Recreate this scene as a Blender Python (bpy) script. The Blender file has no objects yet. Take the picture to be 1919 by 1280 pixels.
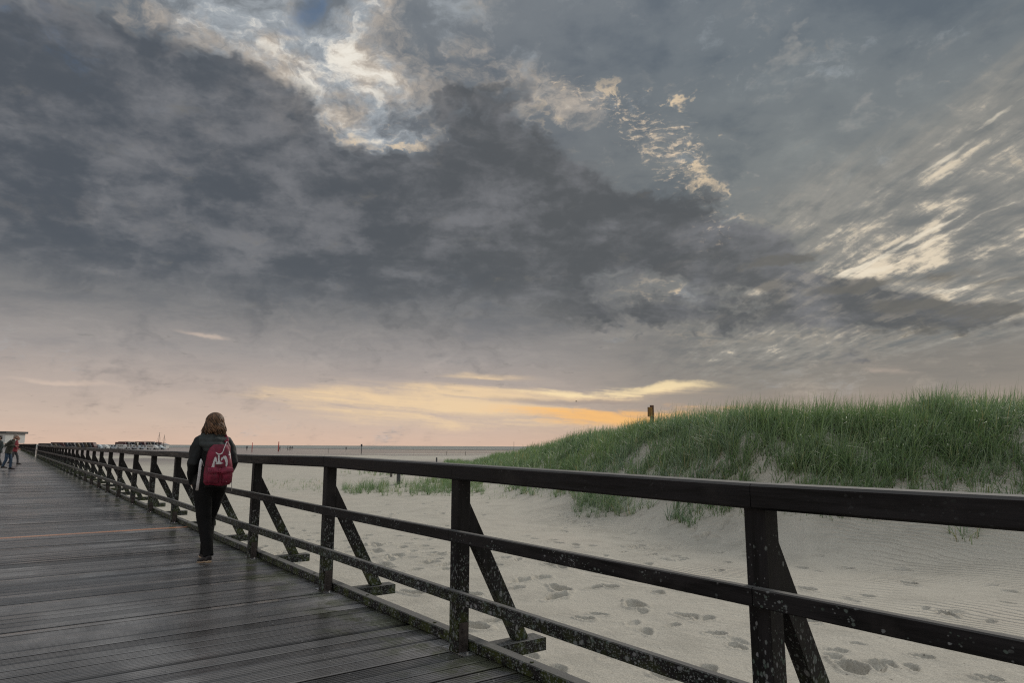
import bpy, bmesh, math, random
import numpy as np
from mathutils import Vector, Matrix, noise as mnoise
from mathutils.bvhtree import BVHTree
R = math.radians
random.seed(7); rng = np.random.default_rng(7)
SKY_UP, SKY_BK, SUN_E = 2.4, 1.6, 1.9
S = bpy.context.scene; C = S.collection
FPX, W0, H0 = 1279.0, 1919.0, 1280.0
PITCH, ROLL = R(8.75), R(0.28)
CAMZ, GZ = 1.30, -0.60
AZ = R(36.6)                      # the boardwalk runs this far left of the view

# ---------------------------------------------------------------- camera
cam = bpy.data.objects.new('camera', bpy.data.cameras.new('camera')); C.objects.link(cam)
cam.data.sensor_width = 36; cam.data.lens = 36*FPX/W0
cam.data.clip_start = .05; cam.data.clip_end = 30000
cam.location = (0, 0, CAMZ)
CR = Matrix.Rotation(R(90)+PITCH, 3, 'X') @ Matrix.Rotation(ROLL, 3, 'Z')
cam.rotation_euler = CR.to_euler(); S.camera = cam
S.view_settings.view_transform = 'Standard'; S.view_settings.look = 'None'
S.view_settings.exposure = 0; S.view_settings.gamma = 1
S.cycles.max_bounces = 6; S.cycles.use_denoising = False; S.cycles.filter_width = 1.2

def ray(x, y):                    # direction in the world of a point of the photograph
    return (CR @ Vector(((x-W0/2)/FPX, (H0/2-y)/FPX, -1))).normalized()
def ground(x, y, z=GZ):
    d = ray(x, y); k = (z-CAMZ)/d.z; return Vector((d.x*k, d.y*k, z))
def azel(x, y):
    d = ray(x, y); return math.atan2(d.x, d.y), math.asin(d.z)

# ---------------------------------------------------------------- node maths
class N:
    def __init__(s, g, sock): s.g = g; s.s = sock
    def _m(s, op, *a): return s.g.math(op, s, *a)
    def __add__(s, o): return s._m('ADD', o)
    __radd__ = __add__
    def __mul__(s, o): return s._m('MULTIPLY', o)
    __rmul__ = __mul__
    def __sub__(s, o): return s._m('SUBTRACT', o)
    def __rsub__(s, o): return s.g.math('SUBTRACT', o, s)
    def __truediv__(s, o): return s._m('DIVIDE', o)
    def __rtruediv__(s, o): return s.g.math('DIVIDE', o, s)
    def __pow__(s, o): return s._m('POWER', o)
class G:
    def __init__(s, nt): s.nt = nt; nt.nodes.clear()
    def n(s, t, **k):
        n = s.nt.nodes.new(t)
        for a, v in k.items(): setattr(n, a, v)
        return n
    def put(s, sock, v):
        if isinstance(v, N): s.nt.links.new(v.s, sock)
        elif isinstance(v, bpy.types.NodeSocket): s.nt.links.new(v, sock)
        else: sock.default_value = v
    def math(s, op, *a):
        n = s.n('ShaderNodeMath', operation=op)
        for i, v in enumerate(a): s.put(n.inputs[i], v)
        return N(s, n.outputs[0])
    def clamp(s, a): return s.math('MINIMUM', s.math('MAXIMUM', a, 0.0), 1.0)
    def step(s, a, e0, e1, t0=0.0, t1=1.0, mode='SMOOTHSTEP'):
        n = s.n('ShaderNodeMapRange', interpolation_type=mode); n.clamp = True
        for i, v in enumerate((a, e0, e1, t0, t1)): s.put(n.inputs[i], v)
        return N(s, n.outputs[0])
    def vec(s, x, y, z=0.0):
        n = s.n('ShaderNodeCombineXYZ')
        for i, v in enumerate((x, y, z)): s.put(n.inputs[i], v)
        return n.outputs[0]
    def sep(s, v):
        n = s.n('ShaderNodeSeparateXYZ'); s.nt.links.new(v, n.inputs[0]); return [N(s, o) for o in n.outputs]
    def noise(s, v, scale, detail=4.0, rough=.5, dist=0.0, lac=2.0):
        n = s.n('ShaderNodeTexNoise')
        s.nt.links.new(v, n.inputs['Vector'])
        for k, q in (('Scale', scale), ('Detail', detail), ('Roughness', rough), ('Distortion', dist), ('Lacunarity', lac)): n.inputs[k].default_value = q
        return N(s, n.outputs[0])
    def mix(s, f, a, b, mode='MIX'):
        n = s.n('ShaderNodeMix', data_type='RGBA', blend_type=mode)
        s.put(n.inputs[0], f)
        for sk, v in ((n.inputs[6], a), (n.inputs[7], b)):
            if isinstance(v, (tuple, list)): v = (v[0], v[1], v[2], 1.0)
            s.put(sk, v)
        return n.outputs[2]
    def ramp(s, f, stops):
        n = s.n('ShaderNodeValToRGB'); s.put(n.inputs[0], f); el = n.color_ramp.elements
        while len(el) > 1: el.remove(el[-1])
        el[0].position = stops[0][0]; el[0].color = (*stops[0][1], 1)
        for p, c in stops[1:]:
            e = el.new(p); e.color = (*c, 1)
        return n.outputs[0]
def srgb(r, g, b):
    f = lambda c: ((c/255+.055)/1.055)**2.4 if c > 10 else c/255/12.92
    return (f(r), f(g), f(b))

# ---------------------------------------------------------------- sky: cloud layers as a function of direction
world = bpy.data.worlds.new('World'); S.world = world; world.use_nodes = True
g = G(world.node_tree)
tc = g.n('ShaderNodeTexCoord'); dx, dy, dz = g.sep(tc.outputs['Generated'])
az = g.math('ARCTAN2', dx, dy); el = g.math('ARCSINE', dz)
zz = g.math('MAXIMUM', dz, 0.0) + .10
qx = dx/zz; qy = dy/zz
q = g.vec(qx, qy, 0.0)                       # the cloud layer seen in perspective
w1 = g.noise(g.vec(az*4.0, el*6.0, 1.7), 1.6, 5, .6) - .5
w2 = g.noise(g.vec(az*4.0, el*6.0, 9.3), 1.6, 5, .6) - .5
aw = az + w1*.20; ew = el + w2*.11
aw2 = az + w1*.07; ew2 = el + w2*.035
VW = g.vec(aw, ew, 1.0); VW2 = g.vec(aw2, ew2, 1.0)
def field(V, blobs):                         # sum of soft ellipses (x, y, sx, sy, tilt, strength), given by where they stand in the view
    t = 0.0
    for b in blobs:
        x, y, sx, sy, rot, amp = (list(b) + [0, 1.0][len(b)-4:])[:6]
        a0, e0 = azel(x, y); k = 1.0/1294
        c, sn, X, Y = math.cos(R(rot)), math.sin(R(rot)), sx*k/math.cos(e0), sy*k
        pr = []
        for (i, j, l) in ((c, sn, X), (-sn, c, Y)):
            d = g.n('ShaderNodeVectorMath', operation='DOT_PRODUCT'); g.put(d.inputs[0], V)
            d.inputs[1].default_value = (i/l, j/l, -(a0*i + e0*j)/l); pr.append(N(g, d.outputs['Value']))
        t = g.math('MULTIPLY_ADD', g.math('POWER', .60653, g.math('MULTIPLY_ADD', pr[0], pr[0], pr[1]*pr[1])), amp, t)
    return t
ctr = lambda n: (n - .5)*6.0                 # noise to about -1..1
f1 = ctr(g.noise(q, 1.5, 6, .58))            # broad billows
f2 = ctr(g.noise(q, 5.5, 7, .62, .3))        # fine billows
f5 = ctr(g.noise(g.vec(az*26.0 + w1*5, el*40.0 + w2*5, 6.0), 1.0, 7, .62, .3))
f3 = ctr(g.noise(g.vec(az*8.0, el*13.0, 4.1), 1.0, 8, .60, .2))
strk = ctr(g.noise(g.vec(qx*9.0+qy*.35, qy*1.9, 3.0), 1.5, 7, .58, .2))
vo = g.n('ShaderNodeTexVoronoi', feature='SMOOTH_F1'); vo.inputs['Scale'].default_value = 1.0; vo.inputs['Smoothness'].default_value = .35; vo.inputs['Detail'].default_value = 2.0; vo.inputs['Roughness'].default_value = .6
g.put(vo.inputs['Vector'], g.vec(az*9.0 + w1*3.6, el*17.0 + w2*3.6, 5.0))
f4 = (.80 - N(g, vo.outputs[0]))*1.9          # rounded puffs
hstrk = ctr(g.noise(g.vec(az*3.5+w1*1.5, el*42.0+az*2.5, 2.0), 1.0, 7, .64, .35))

eln = el*(1/R(40))
base = g.ramp(g.clamp(eln), [
    (0.0, srgb(214, 184, 164)), (.05, srgb(202, 182, 167)), (.11, srgb(184, 170, 161)), (.18, srgb(158, 152, 149)),
    (.26, srgb(132, 131, 131)), (.36, srgb(110, 114, 118)), (.55, srgb(106, 110, 115)), (.80, srgb(116, 122, 128)), (1.0, srgb(122, 128, 134))])
base_r = g.ramp(g.clamp(eln), [
    (0.0, srgb(198, 166, 140)), (.06, srgb(168, 152, 138)), (.12, srgb(142, 136, 128)), (.22, srgb(122, 121, 118)),
    (.36, srgb(128, 129, 127)), (.55, srgb(124, 129, 130)), (.75, srgb(112, 120, 126)), (1.0, srgb(120, 127, 134))])
col = g.mix(g.step(az, R(-6), R(22)), base, base_r)
# soft mottling of the whole layer
lowfade = g.step(el, R(2), R(14), .12, 1.0)
mott = f1*.55 + f3*.35 + f2*.22
col = g.mix(g.step(mott, 0.0, .8)*lowfade*.55, col, (1.55, 1.50, 1.42), 'MULTIPLY')
col = g.mix(g.step(mott, .05, -.7)*lowfade*.70, col, (.62, .67, .74), 'MULTIPLY')
mm = g.step(f4*.8 + f1*.5 + f2*.2, -.1, .8)*g.step(az, R(4), R(18))*g.step(el, R(15), R(24))
col = g.mix(mm*.62, col, srgb(160, 158, 154))
# light openings
Lm = field(VW, [(590, 90, 120, 60, 0, .26), (690, 55, 32, 80, 0, .62), (700, 200, 95, 60, -20, .32), (520, 50, 130, 60, 0, .20),
          (330, 60, 130, 55, -15, .34), (540, 150, 120, 50, -30, .28), (400, 290, 90, 30, -35, .34), (880, 70, 110, 60, 0, .22),
          (750, 262, 60, 22, 0, .5), (1010, 170, 80, 30, -20, .28), (1130, 195, 60, 22, 0, .25), (120, 388, 100, 18, 5, .42),
          (1240, 285, 45, 28, 20, .36), (1340, 430, 40, 60, 0, .36), (1310, 520, 40, 22, 0, .42),
          (1470, 130, 90, 50, -35, .20), (1760, 90, 90, 40, 30, .12), (20, 130, 90, 30, -20, .20), (620, 700, 300, 60, 0, -.3), (1500, 250, 250, 120, 0, -.16), (1300, 60, 200, 60, 0, -.12)])
Ln = Lm + f3*.24 + f5*.26 + f2*.12 - f4*.10
warm = g.noise(g.vec(az*5.0, el*8.0, 12.0), 1.6, 5, .6)
lcol = g.mix(g.step(warm, .42, .60), srgb(176, 183, 189), srgb(200, 187, 172))
lcol = g.mix(g.step(Ln, .70, 1.25), lcol, srgb(244, 238, 226))
# dark bank
Dm = field(VW2, [(60, 300, 280, 140, -10, .80), (330, 330, 280, 90, -12, .80), (620, 360, 260, 85, -20, .92), (930, 260, 130, 100, -60, .66),
          (1020, 310, 140, 50, -8, .50), (1110, 420, 180, 48, -8, .80), (850, 460, 330, 60, 0, .58), (370, 170, 90, 60, -30, .62),
          (170, 130, 90, 60, 0, .50), (500, 210, 60, 45, -30, .45), (1390, 490, 90, 22, -6, .95), (1530, 528, 100, 12, -7, .95), (1640, 560, 80, 10, -8, .8), (1700, 590, 120, 16, -10, .55), (1250, 430, 80, 50, -25, .6), (1340, 480, 70, 24, -10, .5), (1375, 450, 60, 14, -6, .45),
          (1620, 600, 180, 24, -10, .42), (1300, 590, 260, 40, -8, .36), (150, 480, 300, 40, 0, .40), (900, 590, 500, 40, 0, .18)])
Dn = Dm + f3*.26 + f5*.12 + f2*.10 + f1*.10 + f4*.30 - Lm*.30
dcol = g.mix(g.step(az, R(-32), R(6)), srgb(79, 85, 93), srgb(85, 88, 91))
dcol = g.mix(g.step(f3*.40 + f1*.35 + f2*.22 - f4*.34, -.20, .95)*.85, dcol, srgb(122, 123, 127))
col = g.mix(g.step(Ln, .10, 1.10)*.90, col, lcol)
lowb = g.step(el, R(17), R(10)); lowb = lowb*g.step(az, R(8), R(2))
de = g.step(Dn, .24, .74)*(1.0 - lowb) + g.step(Dn, .0, 1.15)*lowb*.75
col = g.mix(de*.90, col, dcol)
# lit rims of the bank
rim = g.step(Dn, .16, .30)*g.step(Dn, .46, .30)
rm = field(VW2, [(1250, 290, 70, 60), (1320, 480, 60, 60), (1180, 200, 90, 30), (1420, 545, 120, 20), (1270, 390, 60, 30), (720, 270, 80, 30), (1080, 330, 80, 14, 0, .6), (1560, 590, 160, 30, 0, .5), (400, 320, 80, 20, -30, .4)])
col = g.mix(rim*g.clamp(rm)*g.step(f2+f3, -.6, .7)*.85, col, srgb(232, 208, 174))
# streaks fanning out on the right
Sm = field(VW2, [(1740, 440, 320, 85, 24, .70), (1610, 508, 90, 11, 4, 1.2), (1900, 520, 200, 50, 5, .50),
          (1820, 300, 260, 70, 32, .46), (1850, 590, 180, 24, 3, .65), (1480, 420, 120, 60, 30, .34)])
Sn = Sm*.40 + strk*.50 + f2*.34 + f5*.34
St = g.step(Sn, .06, .95)*g.step(Sm, .10, .6)*(1.0 - de*.85)
scol = g.mix(g.step(Sn + (Sm-.8)*.5, .45, 1.35), srgb(156, 153, 146), srgb(238, 222, 196))
nde = 1.0 - de*.9
col = g.mix(g.step(Sm + strk*.12, .08, .7)*nde*.62, col, srgb(142, 140, 134))
col = g.mix(St*.8, col, scol)
col = g.mix(g.step(f2*.6 + strk*.5, .05, -.75)*g.step(Sm, .12, .6)*nde*.50, col, srgb(104, 110, 113))
line = field(VW2, [(1650, 480, 130, 3.5, 20, .75), (1820, 420, 90, 3, 22, .42), (1590, 512, 60, 7, 4, .6), (1720, 330, 170, 4, 29, .4), (1850, 240, 90, 3, 32, .15), (1760, 545, 160, 4, 6, .45)])
col = g.mix(g.step(line + strk*.30 + f2*.22, .25, .85)*g.step(line, .08, .4)*nde*.70, col, srgb(240, 228, 206))
# small dark puffs against the bright band on the right
pf = field(VW2, [(1475, 490, 42, 8), (1590, 538, 42, 9, 0, .9), (1705, 572, 42, 8), (1840, 580, 40, 8, 0, .9), (1745, 515, 50, 8, 0, .7), (1770, 612, 90, 12, 0, .6), (1880, 525, 40, 7, 0, .7)])
col = g.mix(g.step(pf + f2*.34 + f5*.22, .22, .86)*.80, col, srgb(106, 105, 101))
# scattered cloudlets
cl = ctr(g.noise(g.vec(az*64.0+w1*6, el*150.0+w2*6, 7.0), 1.0, 8, .66, .2))
cm = field(VW2, [(1268, 300, 44, 46, 10, 1.0), (1190, 225, 70, 34, -25, .8), (1070, 165, 60, 18, -20, .65), (1340, 430, 40, 50, 0, .6), (740, 240, 60, 30, 0, .5)])
col = g.mix(g.step(cl*.38 + g.clamp(cm)*.36, .26, .86)*g.step(cm, .2, .8)*.85, col, srgb(232, 210, 182))
# blue gap
sky = g.n('ShaderNodeTexSky', sky_type='NISHITA'); sky.sun_disc = False
sky.sun_elevation = R(30); sky.sun_rotation = R(34)
nish = g.mix(1.0, sky.outputs[0], (.055, .055, .060), 'MULTIPLY')
bl = g.step(field(VW2, [(583, 12, 30, 22, 20, .85), (530, 55, 14, 6, 0, .5), (40, 60, 130, 50, -20, .40), (715, 65, 12, 6, 0, .4)]) + f3*.22 + f5*.16, .30, 1.0)
col = g.mix(bl*.8, col, g.mix(.35, srgb(74, 104, 134), nish))
# glow low over the sea: pale yellow, then orange near the hidden sun
hm = field(VW2, [(770, 750, 160, 20, 0, .66), (930, 775, 260, 26, -2, .56), (1130, 735, 130, 8, 0, .55), (900, 710, 60, 5, 0, .5), (600, 735, 80, 10, 0, .3)])
col = g.mix(g.step(hm + hstrk*.62, .0, 1.2)*g.step(hm, .04, .5)*.85, col, srgb(240, 210, 168))
om = field(VW2, [(1130, 780, 120, 13, -2, .95), (1230, 765, 110, 10, 0, .3), (1650, 790, 330, 14, 0, .35)])
col = g.mix(g.step(om + hstrk*.60, .20, 1.1)*g.step(om, .05, .3)*.8, col, srgb(250, 190, 112))
wm = field(VW2, [(1090, 732, 110, 6, -1, .75), (1240, 726, 70, 5, 0, .6), (1250, 718, 20, 4, 0, .4)])
col = g.mix(g.step(wm + hstrk*.55, .25, 1.05)*g.step(wm, .06, .4)*.8, col, srgb(252, 228, 180))
col = g.mix(g.step(field(VW2, [(1010, 752, 90, 5, 0, .8), (1150, 747, 60, 4, 0, .8), (700, 775, 200, 4, 0, .4)]) + hstrk*.3, .35, .9)*.6, col, srgb(160, 146, 138))
lw = field(VW2, [(392, 622, 34, 4, -3, .8), (130, 716, 70, 4, -3, .8), (230, 750, 60, 4, -6, .3), (1640, 690, 60, 10, -10, .35), (560, 655, 180, 8, 0, .2), (820, 640, 160, 5, 0, .25)])
col = g.mix(g.step(lw + hstrk*.25, .2, 1.0)*g.step(lw, .05, .25)*.65, col, srgb(220, 198, 180))
# unseen sky overhead and behind: brightness added there to light the sand
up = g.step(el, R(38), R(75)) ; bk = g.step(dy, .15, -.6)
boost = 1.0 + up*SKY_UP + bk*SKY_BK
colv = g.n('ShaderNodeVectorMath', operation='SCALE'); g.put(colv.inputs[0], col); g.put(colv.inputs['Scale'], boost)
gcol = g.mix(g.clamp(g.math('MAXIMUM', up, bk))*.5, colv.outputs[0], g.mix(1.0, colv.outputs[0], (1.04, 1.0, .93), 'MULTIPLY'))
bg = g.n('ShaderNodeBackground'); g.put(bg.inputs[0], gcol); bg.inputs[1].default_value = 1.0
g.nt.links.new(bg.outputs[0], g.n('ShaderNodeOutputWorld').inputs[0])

world.cycles.sampling_method = 'MANUAL'; world.cycles.sample_map_resolution = 512

# ---------------------------------------------------------------- veiled low sun, ahead and to the right
sun = bpy.data.objects.new('sun', bpy.data.lights.new('sun', 'SUN')); C.objects.link(sun)
sun.data.energy = SUN_E; sun.data.angle = R(22); sun.data.color = (1.0, .93, .82)
sd = Vector((math.sin(R(34))*math.cos(R(30)), math.cos(R(34))*math.cos(R(30)), math.sin(R(30))))
sun.rotation_euler = sd.to_track_quat('Z', 'Y').to_euler()

# ---------------------------------------------------------------- helpers
def tag(o, label=None, cat=None, group=None, kind=None):
    for k, v in (('label', label), ('category', cat), ('group', group), ('kind', kind)):
        if v: o[k] = v
    return o
def empty(name, loc=(0, 0, 0), rz=0, parent=None):
    o = bpy.data.objects.new(name, None); C.objects.link(o); o.location = loc; o.rotation_euler = (0, 0, rz)
    o.empty_display_size = .2
    if parent: o.parent = parent
    return o
def mesh_np(name, verts, faces, mat, parent=None, smooth=False, attrs=None):
    """faces: int array (n, k), one polygon size"""
    v = np.asarray(verts, np.float32); f = np.asarray(faces, np.int32)
    me = bpy.data.meshes.new(name); me.vertices.add(len(v)); me.vertices.foreach_set('co', v.ravel())
    k = f.shape[1]; me.loops.add(f.size); me.loops.foreach_set('vertex_index', f.ravel())
    me.polygons.add(len(f)); me.polygons.foreach_set('loop_start', np.arange(0, f.size, k, dtype=np.int32))
    me.polygons.foreach_set('loop_total', np.full(len(f), k, np.int32))
    me.polygons.foreach_set('use_smooth', np.full(len(f), smooth))
    me.update(calc_edges=True)
    for an, arr in (attrs or {}).items():
        a = me.attributes.new(an, 'FLOAT', 'POINT'); a.data.foreach_set('value', np.asarray(arr, np.float32))
    me.materials.append(mat)
    o = bpy.data.objects.new(name, me); C.objects.link(o)
    if parent: o.parent = parent
    return o
class MB:
    """collects closed shapes, then becomes one mesh object"""
    def __init__(s): s.v = []; s.f = []; s.sm = []; s.at = []
    def add(s, vs, fs, smooth=False, at=0.0):
        b = len(s.v); s.v += [tuple(p) for p in vs]; s.f += [tuple(i+b for i in f) for f in fs]
        s.sm += [smooth]*len(fs); s.at += [at]*len(vs)
    def box(s, x0, x1, y0, y1, z0, z1, M=None, at=0.0, bev=0.0):
        if bev:
            # chamfered long edges (along the longest axis)
            L = [x1-x0, y1-y0, z1-z0]; ax = L.index(max(L)); b = bev
            lo = (x0, y0, z0); hi = (x1, y1, z1); o = [i for i in range(3) if i != ax]
            (a0, a1), (b0, b1) = (lo[o[0]], hi[o[0]]), (lo[o[1]], hi[o[1]])
            prof = [(a0+b, b0), (a1-b, b0), (a1, b0+b), (a1, b1-b), (a1-b, b1), (a0+b, b1), (a0, b1-b), (a0, b0+b)]
            vs = []
            for e in (lo[ax], hi[ax]):
                for (p, q_) in prof:
                    w = [0, 0, 0]; w[ax] = e; w[o[0]] = p; w[o[1]] = q_; vs.append(Vector(w))
            fs = [(i, (i+1) % 8, 8+(i+1) % 8, 8+i) for i in range(8)] + [tuple(range(7, -1, -1)), tuple(range(8, 16))]
            if ax == 1: fs = [f[::-1] for f in fs]
        else:
            vs = [Vector(p) for p in ((x0, y0, z0), (x1, y0, z0), (x1, y1, z0), (x0, y1, z0), (x0, y0, z1), (x1, y0, z1), (x1, y1, z1), (x0, y1, z1))]
            fs = [(3, 2, 1, 0), (4, 5, 6, 7), (0, 1, 5, 4), (1, 2, 6, 5), (2, 3, 7, 6), (3, 0, 4, 7)]
        if M: vs = [M @ v for v in vs]
        s.add(vs, fs, at=at); return s
    def prism(s, prof, x0, x1, axis=0, smooth=False):
        """profile polygon extruded along an axis"""
        n = len(prof); vs = []
        for e in (x0, x1):
            for p in prof:
                w = list(p); w.insert(axis, e); vs.append(w)
        s.add(vs, [(i, (i+1) % n, n+(i+1) % n, n+i) for i in range(n)] + [tuple(range(n-1, -1, -1)), tuple(range(n, 2*n))], smooth); return s
    def tube(s, pts, rad, n=10, up=(0, 0, 1), smooth=True, power=1.0):
        """loft of elliptical rings along a path; rad = r or (ra, rb) per point"""
        P = [Vector(p) for p in pts]; m = len(P); vs = []
        if not isinstance(rad, (list, tuple)): rad = [rad]*m
        upv = Vector(up)
        for i, p in enumerate(P):
            t = (P[min(i+1, m-1)] - P[max(i-1, 0)]).normalized()
            a = upv.cross(t)
            if a.length < 1e-4: a = Vector((1, 0, 0)).cross(t)
            a.normalize(); b = t.cross(a).normalized()
            r = rad[i]; ra, rb = (r, r) if not isinstance(r, (list, tuple)) else r
            for k in range(n):
                th = 2*math.pi*k/n; vs.append(p + a*ra*math.cos(th) + b*rb*math.sin(th))
        fs = [(i*n+k, i*n+(k+1) % n, (i+1)*n+(k+1) % n, (i+1)*n+k) for i in range(m-1) for k in range(n)]
        fs += [tuple(range(n-1, -1, -1)), tuple(range((m-1)*n, m*n))]
        s.add(vs, fs, smooth); return s
    def ball(s, c, r, n=14, m=9, M=None):
        rx, ry, rz = (r, r, r) if not isinstance(r, (list, tuple)) else r
        vs = [Vector((0, 0, -rz))]; c = Vector(c)
        for i in range(1, m):
            ph = -math.pi/2 + math.pi*i/m
            for k in range(n):
                th = 2*math.pi*k/n; vs.append(Vector((rx*math.cos(ph)*math.cos(th), ry*math.cos(ph)*math.sin(th), rz*math.sin(ph))))
        vs.append(Vector((0, 0, rz)))
        if M: vs = [M @ v for v in vs]
        vs = [v + c for v in vs]
        fs = [(0, 1+(k+1) % n, 1+k) for k in range(n)]
        fs += [(1+(i-1)*n+k, 1+(i-1)*n+(k+1) % n, 1+i*n+(k+1) % n, 1+i*n+k) for i in range(1, m-1) for k in range(n)]
        e = len(vs)-1; b0 = 1+(m-2)*n
        fs += [(b0+k, b0+(k+1) % n, e) for k in range(n)]
        s.add(vs, fs, True); return s
    def build(s, name, mat, parent=None):
        me = bpy.data.meshes.new(name); me.from_pydata(s.v, [], s.f); me.update()
        me.polygons.foreach_set('use_smooth', s.sm)
        a = me.attributes.new('rnd', 'FLOAT', 'POINT'); a.data.foreach_set('value', s.at)
        me.materials.append(mat); o = bpy.data.objects.new(name, me); C.objects.link(o)
        if parent: o.parent = parent
        return o
def weld(o, voxel, smooth=3, disp=0.0, dscale=.1):
    """fuse overlapping lofts into one continuous skin"""
    m = o.modifiers.new('fuse', 'REMESH'); m.mode = 'VOXEL'; m.voxel_size = voxel; m.use_smooth_shade = True
    m = o.modifiers.new('soft', 'SMOOTH'); m.factor = .5; m.iterations = smooth
    dg = bpy.context.evaluated_depsgraph_get(); dg.update()
    me = bpy.data.meshes.new_from_object(o.evaluated_get(dg)); o.modifiers.clear()
    mat = o.data.materials[0]; o.data = me
    if not me.materials: me.materials.append(mat)
    if disp:
        n = len(me.vertices); co = np.empty(n*3, np.float32); no = np.empty(n*3, np.float32)
        me.vertices.foreach_get('co', co); me.vertex_normals.foreach_get('vector', no)
        co = co.reshape(-1, 3); no = no.reshape(-1, 3)
        d = np.array([mnoise.fractal(Vector((c[0]/dscale, c[1]/dscale, c[2]/dscale*.55)), 1, 2, 3) for c in co.tolist()], np.float32)
        me.vertices.foreach_set('co', (co + no*(d[:, None]*disp)).ravel())
    me.polygons.foreach_set('use_smooth', np.ones(len(me.polygons), bool)); me.update(); return o
def copy_tree(o, parent=None):
    c = o.copy(); C.objects.link(c)
    if parent: c.parent = parent
    for ch in [x for x in bpy.data.objects if x.parent == o]: copy_tree(ch, c)
    return c

# ---------------------------------------------------------------- materials
def mat(name): 
    m = bpy.data.materials.new(name); m.use_nodes = True; g = G(m.node_tree)
    p = g.n('ShaderNodeBsdfPrincipled'); g.nt.links.new(p.outputs[0], g.n('ShaderNodeOutputMaterial').inputs[0])
    return m, g, p
def plain(name, c, rough=.6, var=.25, scale=30, metal=0, spec=.5, bump=.0):
    m, g, p = mat(name); t = g.n('ShaderNodeTexCoord').outputs['Object']
    n = g.noise(t, scale, 4, .6)
    g.put(p.inputs['Base Color'], g.mix(g.step(n, .3, .7), tuple(x*(1-var) for x in c), tuple(min(1, x*(1+var)) for x in c)))
    g.put(p.inputs['Roughness'], g.step(n, .2, .8, max(.05, rough-.1), min(1, rough+.1)))
    p.inputs['Metallic'].default_value = metal; p.inputs['Specular IOR Level'].default_value = spec
    if bump:
        b = g.n('ShaderNodeBump'); b.inputs['Strength'].default_value = .6; b.inputs['Distance'].default_value = bump
        g.put(b.inputs['Height'], n); g.nt.links.new(b.outputs[0], p.inputs['Normal'])
    return m

def wood(name, axis, lichen=1.0):
    """old tarred timber, the grain along one axis of the boardwalk; lichen grows thickest low down"""
    m, g, p = mat(name); t = g.n('ShaderNodeTexCoord').outputs['Object']; x, y, z = g.sep(t)
    sc = [28.0, 28.0, 28.0]; sc[axis] = 2.2
    gr = g.noise(g.vec(x*sc[0], y*sc[1], z*sc[2]), 1.0, 5, .65, .3)
    patch = g.noise(t, 3.0, 5, .6)
    col = g.mix(g.step(gr, .3, .72), (.0030, .0029, .0032), (.021, .019, .020))
    col = g.mix(g.step(patch, .50, .70)*.7, col, (.027, .024, .024))
    low = g.step(z, .80, .30)                       # nearer the deck
    # green algae at the foot
    alg = g.noise(t, 9.0, 4, .65)
    col = g.mix(g.step(alg + low*.22 - .16, .48, .66)*g.step(z, .62, .0), col, (.042, .052, .014))
    # pale lichen spots
    st = [1.0, 1.0, 1.0]
    if axis == 2: st[2] = .55
    elif axis == 1: st[1] = .75
    tv = g.vec(x*st[0], y*st[1], z*st[2])
    f = g.noise(t, 5.0, 3, .6)
    for sc_, rr, a in ((26.0, .36, 1.0), (60.0, .40, .95), (120.0, .42, .8)):
        v = g.n('ShaderNodeTexVoronoi', feature='F1'); v.inputs['Scale'].default_value = sc_; v.inputs['Randomness'].default_value = 1.0
        warp = g.n('ShaderNodeVectorMath', operation='ADD'); g.put(warp.inputs[0], tv)
        nw = g.n('ShaderNodeTexNoise'); g.put(nw.inputs['Vector'], t); nw.inputs['Scale'].default_value = 60; 
        sv = g.n('ShaderNodeVectorMath', operation='SCALE'); g.put(sv.inputs[0], nw.outputs['Color']); sv.inputs['Scale'].default_value = .35/sc_
        g.put(warp.inputs[1], sv.outputs[0]); g.put(v.inputs['Vector'], warp.outputs[0])
        cr = g.sep(v.outputs['Color'])
        has = g.step(cr[0] + f*1.5 + low*.72 - (.75*(1.0-low) if sc_ < 50 else 0.0), 1.74, 1.84)*lichen*g.step(z, 1.10, .95, .12, 1.0)
        spot = g.step(N(g, v.outputs['Distance']), rr*1.0, rr*.62)*has*a
        lc = g.mix(cr[1], (.075, .110, .088), (.26, .26, .27))
        col = g.mix(g.clamp(spot)*.75, col, lc)
    # weathered grey tops dusted with sand
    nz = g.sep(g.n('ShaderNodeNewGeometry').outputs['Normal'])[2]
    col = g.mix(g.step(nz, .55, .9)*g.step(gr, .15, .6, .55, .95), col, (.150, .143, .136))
    g.put(p.inputs['Base Color'], col)
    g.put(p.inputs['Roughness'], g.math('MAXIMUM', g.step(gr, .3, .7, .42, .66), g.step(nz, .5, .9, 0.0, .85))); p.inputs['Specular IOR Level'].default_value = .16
    b = g.n('ShaderNodeBump'); b.inputs['Strength'].default_value = .55; b.inputs['Distance'].default_value = .004
    g.put(b.inputs['Height'], gr); g.nt.links.new(b.outputs[0], p.inputs['Normal'])
    return m
W_Y = wood('dark_timber_lengthwise', 1); W_Z = wood('dark_timber_upright', 2); W_X = wood('dark_timber_crosswise', 0)

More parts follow.
